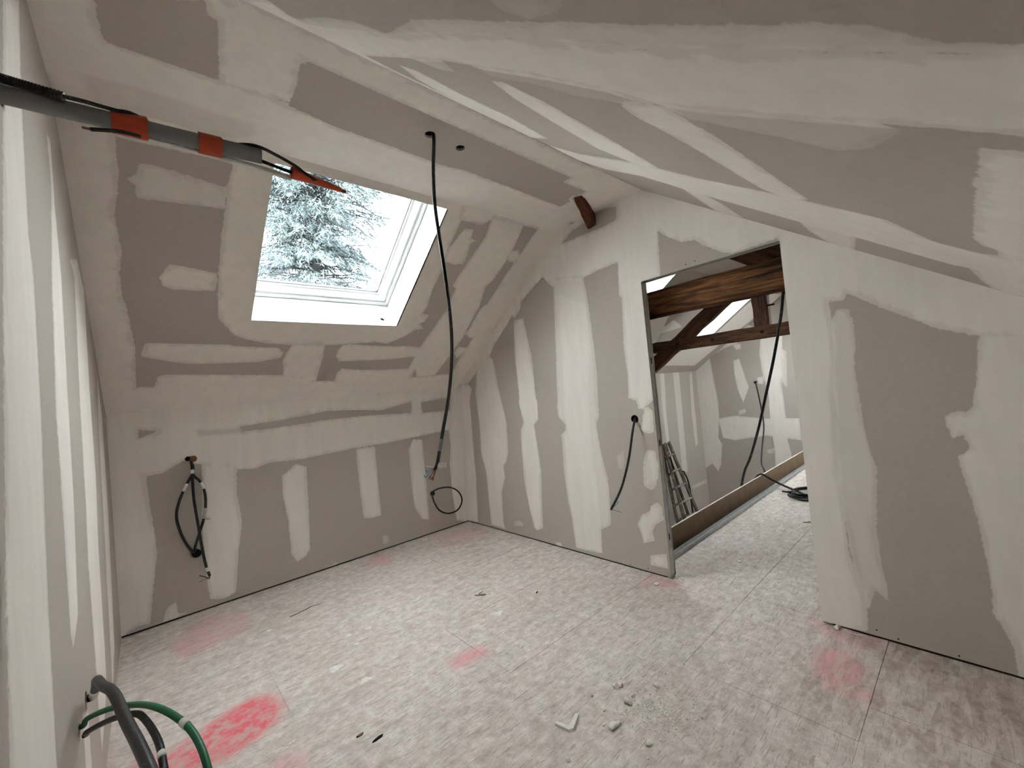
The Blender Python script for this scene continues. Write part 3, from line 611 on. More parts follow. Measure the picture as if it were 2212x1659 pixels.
# stairwell below
o = slab('wall_stairwell', rect(2.86, XE, ZB, -0.021), [], (0,1.80,0), (1,0,0), (0,0,1), (0,-1,0), 0.02, BOARD)
struct(o, 'side of the stairwell opening below the floor edge', 'wall')
o = slab('wall_stairwell', rect(1.80, YK, ZB, -0.021), [], (2.86,0,0), (0,1,0), (0,0,1), (-1,0,0), 0.02, BOARD)
struct(o, 'near side of the stairwell below the partition', 'wall')
o = slab('floor_stairwell', rect(2.84, XE+0.1, 1.78, YK+0.1), [], (0,0,ZB), (1,0,0), (0,1,0), (0,0,-1), 0.05, FLOOR)
struct(o, 'lower landing at the bottom of the stairwell', 'floor')

# ---- outer shell: roof, eaves and end walls
TR = (YK-1.9365+0.30*SL/NS)*NS
rooflabel = 'dark roof covering above the sloping ceilings'
def off(O, o, d): return tuple(O[i]+o[i]*d for i in range(3))
grow = lambda r, g: rect(r[0]-g, r[1]+g, r[2]-g, r[3]+g)
rf = slab('roof', rect(XL-0.15, XE+0.15, -0.45, TR), [grow((r[0]-(0.08 if i == 0 else 0),)+tuple(r[1:]), 0.02) for i, r in enumerate(SKY+FSKY)], off((0,YK,ZK), oLS, 0.30), (1,0,0), eLS, oLS, 0.04, ROOFM)
struct(rf, rooflabel + ' on the skylight side', 'roof')
rf = slab('roof', rect(XL-0.15, XE+0.15, -(1.9365-YC1+0.30*SL/NS)*NS, RT+0.45), [grow(r, 0.02) for r in FSKYR], off((0,YC1,ZC), oRS, 0.30), (1,0,0), eRS, oRS, 0.04, ROOFM)
struct(rf, rooflabel + ' on the camera side', 'roof')
def outer_gable(x, lab):
    P = [(YF-0.32, -2.0), (YK+0.32, -2.0), (YK+0.32, ZK+0.369-SL*0.32), (1.9365, ZK+0.369+SL*(YK-1.9365)), (YF-0.32, ZK+0.369-SL*0.30)]
    o = slab('wall_outer', P, [], (x,0,0), (0,1,0), (0,0,1), (1,0,0), 0.04, RENDERM); struct(o, lab, 'wall')
outer_gable(XL-0.13, 'outer gable wall behind the left wall'); outer_gable(XE+0.10, 'outer gable wall at the far end')
struct(box('wall_outer', (XL-0.13, YK+0.29, -2.0), (XE+0.14, YK+0.33, ZK+0.17), RENDERM), 'outer eaves wall behind the knee wall', 'wall')
struct(slab('wall_outer', rect(XL-0.13, XE+0.14, -2.0, ZK+0.155), [rect(FW[0]-0.05, FW[1]+0.05, FW[2]-0.05, FW[3]+0.05)], (0,YF-0.29,0), (1,0,0), (0,0,1), (0,-1,0), 0.04, RENDERM), 'outer eaves wall behind the camera', 'wall')
zr = ZK+0.369
P = [(YF-0.28, zF+0.03), (YC1, ZC+0.03), (YC2, ZC+0.03), (YK+0.28, ZK+0.03-SL*0.2), (YK+0.28, zr-SL*0.28+0.02), (1.9365, zr+SL*(YK-1.9365)+0.02), (YF-0.28, zr-SL*0.28+0.02)]
slab('void_baffle', P, [], (XP+0.03,0,0), (0,1,0), (0,0,1), (1,0,0), 0.01, VOIDM, wr)  # unseen baffle added to keep far-room light out of the roof void
gr = slab('ground', rect(-60, 80, -60, 90), [], (0,0,-5.5), (1,0,0), (0,1,0), (0,0,-1), 0.1, GRASS); struct(gr, 'grass ground outside the house, made pale to bounce light indoors', 'ground')  # ground colour lightened to bounce daylight through the rear window

# ---- skylights
def skylight(name, r, label, hole, right=False):
    s0, s1, t0, t1 = r
    if hole: s0 -= 0.08               # the lining widens towards the frame on this side
    O = Vector((0, YK, ZK)); a, b, c = Vector((1,0,0)), Vector(eLS), -Vector(oLS)
    if right: O = Vector((0, YC1, ZC)); b, c = Vector(eRS), -Vector(oRS)
    M4 = Matrix((a, b, c)).transposed().to_4x4(); M4.translation = O
    w = empty(name); w.matrix_world = M4; struct(w, label, 'window')
    OD = 0.27
    def ring(nm, g0, g1, o0, o1, mat, par=None):
        bm = bmesh.new()
        A0, A1, B0, B1 = s0+g0, s1-g0, t0+g0, t1-g0; I0, I1, J0, J1 = s0+g1, s1-g1, t0+g1, t1-g1
        outl = [(A0,B0),(A1,B0),(A1,B1),(A0,B1)]; inn = [(I0,J0),(I1,J0),(I1,J1),(I0,J1)]
        V = [[bm.verts.new((x, y, -o)) for x, y in L] for o in (o0, o1) for L in (outl, inn)]
        for k in range(4):
            j = (k+1) % 4
            bm.faces.new((V[0][k], V[0][j], V[1][j], V[1][k])); bm.faces.new((V[2][k], V[2][j], V[3][j], V[3][k]))
            bm.faces.new((V[0][k], V[0][j], V[2][j], V[2][k])); bm.faces.new((V[1][k], V[1][j], V[3][j], V[3][k]))
        return bm_obj(nm, bm, mat, par or w)
    th = 0.012
    # lining boards between ceiling and frame
    slab('reveal_board', rect(s0-th, s1+th, 0.0, OD), [circle(s1-0.105, 0.085, 0.019)] if hole else [], (0, t0, 0), (1,0,0), (0,0,-1), (0,-1,0), th, REVEAL, w)
    slab('reveal_board', rect(s0-th, s1+th, 0.0, OD), [], (0, t1, 0), (1,0,0), (0,0,-1), (0,1,0), th, REVEAL, w)
    slab('reveal_board', rect(t0, t1, 0.0, OD), [], (s0, 0, 0), (0,1,0), (0,0,-1), (-1,0,0), th, REVEAL, w)
    slab('reveal_board', rect(t0, t1, 0.0, OD), [], (s1, 0, 0), (0,1,0), (0,0,-1), (1,0,0), th, REVEAL, w)
    ring('outer_casing', -0.03, 0.0, 0.262, 0.36, ROOFM)
    fr = ring('frame', -0.015, 0.030, OD-0.004, 0.33, PVC)
    ring('frame_lip', 0.030, 0.042, OD+0.014, 0.33, PVC, fr)
    ring('gasket', 0.042, 0.048, OD+0.030, 0.33, RUBBER, fr)
    sa = ring('sash', 0.048, 0.098, OD+0.006, 0.33, PVC)
    ring('sash_bead', 0.098, 0.118, OD+0.020, 0.325, PVC, sa)
    ring('pane_seal', 0.118, 0.123, OD+0.026, 0.32, RUBBER, sa)
    bm = bmesh.new(); add_box(bm, (s0+0.11, t0+0.11, -(OD+0.040)), (s1-0.11, t1-0.11, -(OD+0.034)))
    bm_obj('glass_pane', bm, GLASS, sa)
    return w
skylight('window_1', SKY[0], 'white framed skylight with a cedar tree outside, in the near sloping ceiling', True)
skylight('window_2', FSKY[0], 'nearer bright skylight above the timber tie beyond the door', False)
skylight('window_3', FSKY[1], 'farther bright skylight beyond the second timber truss', False)
skylight('window_5_added', FSKYR[0], 'added skylight in the camera-side slope, out of view, to brighten the room beyond', False, True)

# added window behind the camera that brightens the room
wn = empty('window_4_added', (0, YF, 0)); struct(wn, 'added white window behind the camera, out of view, to light the room', 'window')
def wring(nm, x0, x1, z0, z1, wd, y0, y1, mat):
    bm = bmesh.new()
    for a in ((x0, z0, x1, z0+wd), (x0, z1-wd, x1, z1), (x0, z0+wd, x0+wd, z1-wd), (x1-wd, z0+wd, x1, z1-wd)): add_box(bm, (a[0], y0, a[1]), (a[2], y1, a[3]))
    return bm_obj(nm, bm, mat, wn)
wring('window_lining', FW[0]-0.012, FW[1]+0.012, FW[2]-0.012, FW[3]+0.012, 0.012, -0.34, 0.0, REVEAL)
xm = (FW[0]+FW[1])/2
wring('frame', FW[0], FW[1], FW[2], FW[3], 0.035, -0.30, -0.23, PVC)
for a, c in ((FW[0]+0.035, xm), (xm, FW[1]-0.035)):
    wring('sash', a, c, FW[2]+0.035, FW[3]-0.035, 0.05, -0.285, -0.235, PVC)
    box('glass_pane', (a+0.045, -0.262, FW[2]+0.08), (c-0.045, -0.258, FW[3]-0.08), GLASS, wn)

# ================================================================== TIMBER
def beam(name, p0, p1, w, h, mat, parent=None, up=(0,0,1), jit=0.006, n=14, taper=1.0, seed=1):
    """squared timber from p0 to p1: w across, h along `up`; local X runs along the grain"""
    rnd = random.Random(seed)
    p0, p1 = Vector(p0), Vector(p1); X = (p1-p0); L = X.length; X.normalize()
    Y = Vector(up).cross(X).normalized(); Z = X.cross(Y)
    bm = bmesh.new(); rings = []
    for i in range(n+1):
        f = i/n; k = 1+(taper-1)*f
        c = 0.012
        pts = [(-w/2+c, -h/2), (w/2-c, -h/2), (w/2, -h/2+c), (w/2, h/2-c), (w/2-c, h/2), (-w/2+c, h/2), (-w/2, h/2-c), (-w/2, -h/2+c)]
        dy, dz = rnd.uniform(-jit, jit), rnd.uniform(-jit, jit)
        rings.append([bm.verts.new((L*f, y*k+dy+rnd.uniform(-jit, jit)*0.4, z*k+dz+rnd.uniform(-jit, jit)*0.6)) for y, z in pts])
    for a, b in zip(rings, rings[1:]):
        for k in range(8): bm.faces.new((a[k], a[(k+1) % 8], b[(k+1) % 8], b[k]))
    bm.faces.new(rings[0]); bm.faces.new(rings[-1])
    o = bm_obj(name, bm, mat)
    M4 = Matrix((X, Y, Z)).transposed().to_4x4(); M4.translation = p0
    o.matrix_world = M4
    if parent is not None: o.parent = parent
    return o
def peg(parent, x, y, z, r=0.016, mat=None, L=0.012):
    bm = bmesh.new(); add_tube(bm, [Vector((x-L, y, z)), Vector((x+0.01, y, z))], r, 10)
    return bm_obj('peg', bm, mat or SLOT, parent)
def truss(x, th, zc, hc, mc, mr, label, seed, dz=0.0):
    t = empty('roof_truss', (0,0,0)); tag(t, label, 'truss', 'roof trusses beyond the door')
    cbm = beam('collar_beam', (x+th/2, 3.62, zc+0.012), (x+th/2, 0.28, zc), th, hc, mc, t, seed=seed, jit=0.005)
    beam('rafter', (x+th/2, 4.16, 1.245+dz), (x+th/2, 1.94, 2.78+dz), th*0.9, 0.20, mr, t, seed=seed+1)
    beam('rafter', (x+th/2, -0.24, 1.30+dz), (x+th/2, 1.94, 2.78+dz), th*0.9, 0.20, mr, t, seed=seed+2)
    beam('king_post', (x+th/2, 1.872, zc+hc/2-0.02), (x+th/2, 1.872, 3.3), 0.185, th*0.9, mr, t, up=(1,0,0), seed=seed+3)
    return t, cbm
t1, cb1 = truss(3.0, 0.12, 2.046, 0.20, WOOD_O, WOOD_D, 'weathered old oak tie beam crossing the door opening just beyond the partition', 3, 0.16)
beam('batten', (3.0, 3.5, 1.943), (3.0, 0.3, 1.938), 0.03, 0.022, WOOD_D, t1, seed=9, jit=0.002)
t2, cb2 = truss(6.2, 0.13, 1.962, 0.168, WOOD_D, WOOD_D, 'dark oak truss with collar and post farther back beyond the door', 21)
bpy.context.view_layer.update()
for y, z in ((3.05, 1.98), (2.52, 1.965), (1.87, 1.965)): (lambda o: setattr(o, 'matrix_parent_inverse', cb2.matrix_world.inverted()))(peg(cb2, 6.195, y, z, 0.022))
bm = bmesh.new(); add_tube(bm, [Vector((6.22, 1.79, 2.30)), Vector((6.22, 1.70, 2.302))], 0.012, 8); bm_obj('bolt', bm, SLOT, t2)

# brace stub poking out of the gable under the flat ceiling
def prism(name, low, top, mat, parent=None):
    vs = [Vector(p) for p in low] + [Vector(p) for p in top]; n = len(low)
    fs = [tuple(range(n-1, -1, -1)), tuple(range(n, 2*n))] + [(i, (i+1) % n, n+(i+1) % n, n+i) for i in range(n)]
    return pyd(name, vs, fs, mat, parent)
st = beam('timber_stub', (2.86, 2.013, 2.796), (2.36, 1.795, 2.944), 0.080, 0.160, WOOD_R, None, jit=0.003, n=8, seed=5)
tag(st, 'short reddish-brown timber end poking out of the gable under the flat ceiling', 'timber')
# broken plaster collar round the stub
bm = bmesh.new(); rnd = random.Random(4)
for k in range(16):
    a = 2*math.pi*k/16
    p = Vector((2.47+0.075*math.cos(a)*0.9, 1.845+0.055*math.sin(a), ZC-0.001))
    r = bmesh.ops.create_icosphere(bm, subdivisions=1, radius=0.008+0.006*rnd.random())
    for v in r['verts']: v.co = Vector((v.co.x*1.5, v.co.y, v.co.z*0.4)) + p
bm_obj('broken_plaster', bm, SPLAT, st)
bpy.data.objects['broken_plaster'].matrix_parent_inverse = st.matrix_world.inverted()

# ================================================================== BEYOND THE DOOR
gb = box('stair_guard_board', (2.875, 1.862, -0.32), (XE-0.02, 1.8745, 0.172), PAPER); tag(gb, 'low brown-backed plasterboard strip standing along the stairwell edge', 'board')
box('board_edge', (2.875, 1.8615, 0.172), (XE-0.02, 1.875, 0.1755), CORE, gb)
bm = bmesh.new(); add_box(bm, (3.02, 1.747, 0.0), (XE-0.05, 1.800, 0.002))
add_box(bm, (3.02, 1.747, 0.0), (XE-0.05, 1.749, 0.030)); add_box(bm, (3.02, 1.798, 0.0), (XE-0.05, 1.800, 0.030))
tag(bm_obj('floor_track', bm, STEEL), 'galvanised metal track lying on the floor beside the stairwell', 'track')

# ladder in the stairwell
ld = empty('step_ladder', (7.4, 3.7, ZB)); tag(ld, 'old wooden step ladder standing in the stairwell beyond the door', 'ladder')
def at(a, b, f): return tuple(a[i]+(b[i]-a[i])*f for i in range(3))
def world_child(o):
    o.matrix_parent_inverse = ld.matrix_world.inverted()
bpy.context.view_layer.update()
LA = ((7.12, 3.95, 0.27), (7.245, 3.67, ZB)); RA = ((7.285, 3.95, 0.28), (7.93, 3.67, ZB))
LB2 = ((7.10, 4.00, 0.25), (7.16, 3.80, ZB)); RB2 = ((7.30, 4.03, 0.25), (7.80, 3.86, ZB))
for i, (a, b) in enumerate((LA, RA, LB2, RB2)):
    world_child(beam('rail', a, b, 0.035, 0.085 if i < 2 else 0.07, WOOD_L, ld, up=(1,0,0) if i < 2 else (1,0,0), jit=0.002, n=6, seed=30+i))
for k in range(7):
    f = 0.115+0.142*k
    if f > 0.98: break
    world_child(beam('rung', at(*LA, f), at(*RA, f), 0.05, 0.032, RUNG, ld, jit=0.001, n=2, seed=40+k))
    if k < 6: world_child(beam('rung', at(*LB2, f+0.02), at(*RB2, f+0.02), 0.045, 0.028, WOOD_L, ld, jit=0.001, n=2, seed=50+k))
bm = bmesh.new(); add_box(bm, (7.06, 3.955, 0.055), (7.20, 3.985, 0.15), 0.004)
o = bm_obj('orange_plate', bm, ORANGE, ld); world_child(o); o['label'] = 'orange plate near the ladder top'
o = tube('hinge_bolt', [(7.08, 3.975, 0.21), (7.33, 3.975, 0.22)], 0.008, STEEL, ld, 8); world_child(o)

# cables beyond the door
HANG = [(4.62,1.06,2.505),(4.62,1.11,2.40),(4.64,1.165,2.31),(4.66,1.196,2.146),(4.70,1.247,1.934),(4.76,1.354,1.580),(4.82,1.479,1.209),(4.90,1.605,0.862),(4.97,1.744,0.521),(5.03,1.851,0.322),(5.10,1.935,0.076),(5.13,1.965,-0.20)]
tag(tube('black_cable', HANG, 0.0135, BLACK), 'thick black cable hanging from the far ceiling into the stairwell', 'cable', 'loose cables beyond the door')
THIN = [(9.12,2.975,1.228),(9.0,2.923,1.193),(8.9,2.861,0.923),(8.8,2.804,0.616),(8.7,2.774,0.363),(8.5,2.779,0.0),(8.2,2.713,-0.199),(7.8,2.547,-0.274),(7.5,2.429,-0.5)]
tag(tube('black_cable', THIN, 0.013, BLACK), 'thin black cable dangling from the hole in the far end wall', 'cable', 'loose cables beyond the door')
OVER = [(5.44,2.02,-0.10),(5.498,1.95,0.06),(5.528,1.90,0.165),(5.575,1.855,0.190),(5.67,1.79,0.115),(5.72,1.69,0.045),(5.62,1.53,0.016),(5.36,1.32,0.016),(5.0,1.10,0.016)]
coil = empty('cable_coil', (5.52, 1.38, 0.0)); tag(coil, 'untidy coil of black cable on the floor beyond the door opening', 'cable')
tube('cable_tail', [(x-5.52, y-1.38, z) for x, y, z in OVER], 0.012, BLACK, coil)
rnd = random.Random(11)
for k in range(4):
    R = 0.20-0.022*k; P = []
    for j in range(15):
        a = 2*math.pi*j/14+0.5*k
        P.append((R*1.25*math.cos(a)+0.02*rnd.uniform(-1,1)-0.03*k, R*0.8*math.sin(a)+0.02*rnd.uniform(-1,1), 0.014+0.016*k+0.01*rnd.random()))
    tube('cable_loop', P, 0.0115, BLACK, coil, 8, 5)
tube('cable_end', [(-0.1, 0.12, 0.05), (-0.05, 0.2, 0.03), (0.02, 0.26, 0.014)], 0.011, BLACK, coil, 8)
tube('wire_tip', [(0.02, 0.26, 0.014), (0.03, 0.32, 0.02), (-0.03, 0.34, 0.012)], 0.004, WHITE_T, coil, 6)
LADCAB = [(8.03,4.14,-0.425),(8.039,4.10,-0.433),(8.04,4.085,-0.475),(8.081,4.06,-0.587),(8.137,4.06,-0.786),(8.144,4.06,-1.021),(8.14,4.05,-1.4)]
tag(tube('black_cable', LADCAB, 0.016, BLACK), 'short black cable on the stairwell wall beside the ladder', 'cable', 'loose cables beyond the door')

# ================================================================== CABLES IN THE ROOM
# --- conduit bundle sticking out of the left wall
cb = empty('conduit_bundle', (XL, 1.44, 2.25)); tag(cb, 'grey conduit bundle with orange tape sticking out of the left wall', 'conduit')
bpy.context.view_layer.update()
def part(fn, *a, **k):
    o = fn(*a, **k); o.matrix_parent_inverse = o.parent.matrix_world.inverted(); return o
CON = [(-0.27,1.448,2.262),(-0.21,1.438,2.251),(0.05,1.408,2.243),(0.304,1.377,2.236)]
# open pipe with wall thickness
bm = bmesh.new(); pth = smooth_path(CON, 6)
add_tube(bm, pth, 0.0210, 20, False); add_tube(bm, pth, 0.0185, 20, False)
def rim(bm):
    n = len(bm.verts)//2; bm.verts.ensure_lookup_table()
    for base in (0, n-20):
        for k in range(20): bm.faces.new((bm.verts[base+k], bm.verts[base+(k+1) % 20], bm.verts[n+base+(k+1) % 20], bm.verts[n+base+k]))
rim(bm); part(bm_obj, 'conduit_pipe', bm, GREY_C, cb, True)
COR = [(-0.25,1.432,2.284),(-0.205,1.416,2.276),(-0.163,1.409,2.271),(-0.104,1.396,2.262)]
pth = smooth_path(COR, 40); L = len(pth)
bm = bmesh.new(); add_tube(bm, pth, 0.011, 14, True, [0.0112 if (i//2) % 2 else 0.0096 for i in range(L)]); part(bm_obj, 'corrugated_duct', bm, BLACK, cb)
CAB = [(-0.118,1.397,2.262),(-0.071,1.385,2.258),(-0.015,1.387,2.259),(0.020,1.395,2.266),(0.10,1.422,2.252),(0.19,1.418,2.250),(0.253,1.378,2.256),(0.294,1.357,2.252),(0.345,1.362,2.243),(0.395,1.363,2.226),(0.436,1.368,2.206),(0.492,1.385,2.205),(0.546,1.388,2.199)]
part(tube, 'black_wire', CAB, 0.0048, BLACK, cb, 8)
part(tube, 'black_wire', [(-0.063,1.410,2.205),(-0.038,1.401,2.207),(-0.008,1.392,2.209),(0.030,1.404,2.216)], 0.0048, BLACK, cb, 8)
part(tube, 'wire_tip', [(-0.078,1.412,2.206),(-0.063,1.410,2.205)], 0.0028, COPPER, cb, 6)
part(tube, 'white_tube', [(0.0,1.440,2.240),(0.156,1.420,2.224),(0.303,1.408,2.214),(0.385,1.388,2.197)], 0.0085, WHITE_T, cb, 10)
part(tube, 'black_wire', [(0.274,1.384,2.229),(0.308,1.374,2.219),(0.37,1.372,2.209),(0.45,1.372,2.201)], 0.005, BLACK, cb, 8)
def tape_band(x0, x1, ry, rz, yo=0.0, zo=0.0):
    bm = bmesh.new(); rings = []
    for f in (0, 0.03, 0.5, 0.97, 1):
        x = x0+(x1-x0)*f; t = (x+0.21)/0.514
        yc, zc = 1.438-0.061*t+yo, 2.251-0.015*t+zo
        q = 0.97 if f in (0, 1) else 1.0
        rings.append([bm.verts.new((x+0.0015*math.sin(3*k), yc+ry*q*math.cos(2*math.pi*k/18)*(1+0.05*math.sin(5*k)), zc+rz*q*math.sin(2*math.pi*k/18)*(1+0.05*math.cos(4*k)))) for k in range(18)])
    for a, b in zip(rings, rings[1:]):
        for k in range(18): bm.faces.new((a[k], a[(k+1) % 18], b[(k+1) % 18], b[k]))
    return bm
part(bm_obj, 'orange_tape', tape_band(-0.024, 0.046, 0.0258, 0.0300, 0, 0.000), ORANGE, cb, True)
part(bm_obj, 'orange_tape', tape_band(0.152, 0.206, 0.0255, 0.0280, 0, -0.003), ORANGE, cb, True)
part(tube, 'orange_tape', [(0.384,1.381,2.212),(0.433,1.380,2.207),(0.486,1.387,2.205),(0.54,1.388,2.200)], 0.015, ORANGE, cb, 12, 8, (0.0185, 0.0075))
part(tube, 'frayed_tip', [(0.515,1.388,2.203),(0.535,1.388,2.200),(0.556,1.389,2.196)], 0.006, COPPER, cb, 8, 6, (0.0075, 0.0055))

# --- cables leaving the left wall near the floor
bw = [((-0.207,2.172,0.522),(-0.192,2.168,0.525),(-0.178,2.09,0.582),(-0.160,1.93,0.672),(-0.135,1.751,0.722),(-0.105,1.616,0.748),(-0.073,1.426,0.750),(-0.051,1.314,0.745),(-0.026,1.185,0.726),(0.0,1.05,0.68),(0.02,0.95,0.55),(0.03,0.9,0.30),(0.05,0.85,0.015),(0.15,0.75,0.014))]
c_ = tube('black_cable', bw[0], 0.0125, BLACK); tag(c_, 'thickest black cable arching out of the left wall near the floor', 'cable', 'cables from the left wall')
sleeve('plaster_smear', [bw[0][0], bw[0][1], bw[0][2], bw[0][3]], 0.32, 0.62, 0.0134, SPLAT, c_)
GR = [(-0.207,1.966,0.532),(-0.198,1.960,0.536),(-0.183,1.905,0.577),(-0.12,1.739,0.654),(-0.055,1.573,0.710),(-0.009,1.451,0.732),(0.031,1.334,0.733),(0.051,1.25,0.722),(0.061,1.175,0.693),(0.07,1.10,0.60),(0.08,1.03,0.40),(0.10,0.97,0.12),(0.16,0.88,0.012),(0.30,0.80,0.012)]
g_ = tube('green_cable', GR, 0.0078, GREEN_C); tag(g_, 'green cable arching out of the left wall near the floor', 'cable', 'cables from the left wall')
sleeve('white_tape', GR, 0.455, 0.472, 0.0092, WHITE_T, g_)
B2 = [(-0.200,1.942,0.514),(-0.192,1.940,0.515),(-0.183,1.885,0.548),(-0.12,1.720,0.632),(-0.065,1.580,0.688),(-0.041,1.493,0.700),(-0.02,1.381,0.700),(-0.013,1.308,0.688),(-0.010,1.25,0.65),(-0.01,1.18,0.50),(0.0,1.12,0.25),(0.03,1.05,0.014),(0.12,0.97,0.013)]
b_ = tube('black_cable', B2, 0.0078, BLACK); tag(b_, 'thinner black cable running under the green cable at the left wall', 'cable', 'cables from the left wall')
sleeve('grey_tape', B2, 0.555, 0.580, 0.0088, WHITE_T, b_)

# --- cable hanging from the ceiling hole
CC = [(1.195,1.815,2.90),(1.208,1.789,2.838),(1.195,1.803,2.652),(1.197,1.82,2.463),(1.219,1.824,2.171),(1.236,1.831,1.901),(1.232,1.841,1.705),(1.209,1.868,1.486),(1.169,1.897,1.294),(1.133,1.921,1.127)]
hc = tube('hanging_cable', CC, 0.0092, BLACK); tag(hc, 'long black cable hanging from the round hole in the flat ceiling', 'cable')
sleeve('grey_tape', CC, 0.925, 0.965, 0.0099, GREY_C, hc)
tube('cable_end', [(1.133,1.921,1.127),(1.128,1.926,1.112),(1.118,1.932,1.092)], 0.0085, BLACK, hc)
for k, (m_, dx, dz) in enumerate(((COPPER, -0.030, -0.055), (ORANGE, -0.022, -0.062), (BLUE_W, -0.038, -0.020), (BLUE_W, -0.044, -0.045), (WHITE_T, -0.036, 0.010), (ORANGE, -0.004, -0.030), (COPPER, -0.014, -0.066), (BLACK, -0.018, -0.060))):
    tube('wire', [(1.124,1.930,1.104),(1.124+dx*0.5+0.006*math.sin(k*2), 1.930-0.3*dx, 1.104+dz*0.45),(1.124+dx, 1.935-0.6*dx, 1.104+dz),(1.124+dx+0.008*math.cos(k), 1.94-0.6*dx, 1.104+dz+0.012)], 0.0022, m_, hc, 6, 5)
pyd('paper_tag', [(1.130,1.916,1.128),(1.170,1.890,1.128),(1.168,1.890,1.098),(1.128,1.917,1.102),(1.1305,1.9168,1.128),(1.1705,1.8908,1.128),(1.1685,1.8908,1.098),(1.1285,1.9178,1.102)], [(0,1,2,3),(7,6,5,4),(0,4,5,1),(1,5,6,2),(2,6,7,3),(3,7,4,0)], WHITE_T, hc)

# --- cables on the knee wall
def clip_box(name, c, r, y, mat, parent):
    bm = bmesh.new(); add_tube(bm, [Vector((c[0], y-0.012, c[1])), Vector((c[0], y+0.03, c[1]))], r, 12)
    return bm_obj(name, bm, mat, parent)
kc = empty('knee_wall_cables', (0.24, YK, 1.18)); tag(kc, 'tangle of three black cables looping between two holes in the knee wall', 'cable')
bpy.context.view_layer.update()
KC1 = [(0.248,4.157,1.169),(0.250,4.107,1.125),(0.249,4.097,1.071),(0.21,4.077,1.003),(0.159,4.067,0.892),(0.133,4.067,0.777),(0.15,4.067,0.651),(0.185,4.077,0.541),(0.217,4.107,0.475),(0.233,4.157,0.448)]
KC2 = [(0.248,4.157,1.169),(0.256,4.107,1.122),(0.254,4.095,1.06),(0.29,4.077,1.004),(0.313,4.067,0.92),(0.313,4.067,0.82),(0.295,4.067,0.716),(0.253,4.077,0.584),(0.23,4.107,0.496),(0.233,4.157,0.448)]
KC3 = [(0.250,4.157,1.172),(0.249,4.097,1.118),(0.245,4.067,1.032),(0.242,4.037,0.876),(0.257,4.027,0.663),(0.269,4.027,0.5),(0.284,4.027,0.365),(0.303,4.037,0.279)]
for P in (KC1, KC2, KC3): part(tube, 'cable', P, 0.0095, BLACK, kc)
part(sleeve, 'white_tape', KC1, 0.335, 0.40, 0.0104, WHITE_T, kc); part(sleeve, 'white_tape', KC2, 0.355, 0.425, 0.0104, WHITE_T, kc)
part(sleeve, 'white_tape', KC3, 0.19, 0.235, 0.0120, WHITE_T, kc); part(sleeve, 'white_tape', KC3, 0.875, 0.93, 0.0104, WHITE_T, kc)
part(sleeve, 'grey_tape', KC2, 0.59, 0.67, 0.0104, STEEL, kc)
part(tube, 'tape_tail', [(0.297,4.058,0.735),(0.315,4.05,0.712),(0.332,4.05,0.708)], 0.008, STEEL, kc, 8)
part(tube, 'wire', [(0.303,4.037,0.280),(0.298,4.03,0.262),(0.275,4.025,0.283),(0.239,4.007,0.312)], 0.0035, BLACK, kc, 6)
part(tube, 'wire', [(0.300,4.035,0.272),(0.28,4.03,0.268),(0.235,4.01,0.262)], 0.0022, COPPER, kc, 6)
part(clip_box, 'back_box', (0.262, 1.183), 0.024, YK, COPPER, kc); part(clip_box, 'back_box', (0.228, 1.188), 0.018, YK, SLOT, kc); part(clip_box, 'back_box', (0.240, 0.452), 0.030, YK, SLOT, kc)
LP = [(2.335,4.147,0.433),(2.331,4.107,0.459),(2.399,4.067,0.484),(2.512,4.037,0.472),(2.611,4.027,0.404),(2.65,4.027,0.3),(2.596,4.037,0.207),(2.476,4.047,0.189),(2.38,4.077,0.241),(2.331,4.097,0.342),(2.322,4.112,0.424),(2.340,4.147,0.43)]
lp = tube('looped_cable', LP, 0.0085, BLACK); tag(lp, 'black cable loop by the corner of the knee wall near the floor', 'cable')
o = clip_box('back_box', (2.335, 0.435), 0.025, YK, SLOT, lp)

# --- cable on the partition left of the door
PC = [(2.84,1.790,1.182),(2.805,1.775,1.180),(2.770,1.758,1.168),(2.715,1.754,1.077),(2.675,1.769,0.927),(2.645,1.798,0.793),(2.625,1.849,0.654),(2.615,1.943,0.501)]
pc = tube('wall_cable', PC, 0.0088, BLACK); tag(pc, 'curved black cable sticking out of the partition beside the door opening', 'cable')
bm = bmesh.new(); add_tube(bm, [Vector((XP-0.0012, 1.766, 1.174)), Vector((XP+0.045, 1.766, 1.174))], 0.0305, 20, False); add_tube(bm, [Vector((XP-0.0012, 1.766, 1.174)), Vector((XP+0.045, 1.766, 1.174))], 0.026, 20, False)
o = bm_obj('back_box', bm, COPPER, pc); o['label'] = 'brown round wall box'
for e in ([(2.605,1.89,0.504),(2.595,1.835,0.500)], [(2.620,1.904,0.540),(2.63,1.878,0.572)], [(2.615,1.898,0.536),(2.618,1.868,0.566)]):
    tube('wire', [(2.615,1.940,0.503)] + e, 0.0017, COPPER if e[0][2] < 0.52 else BLUE_W, pc, 5)

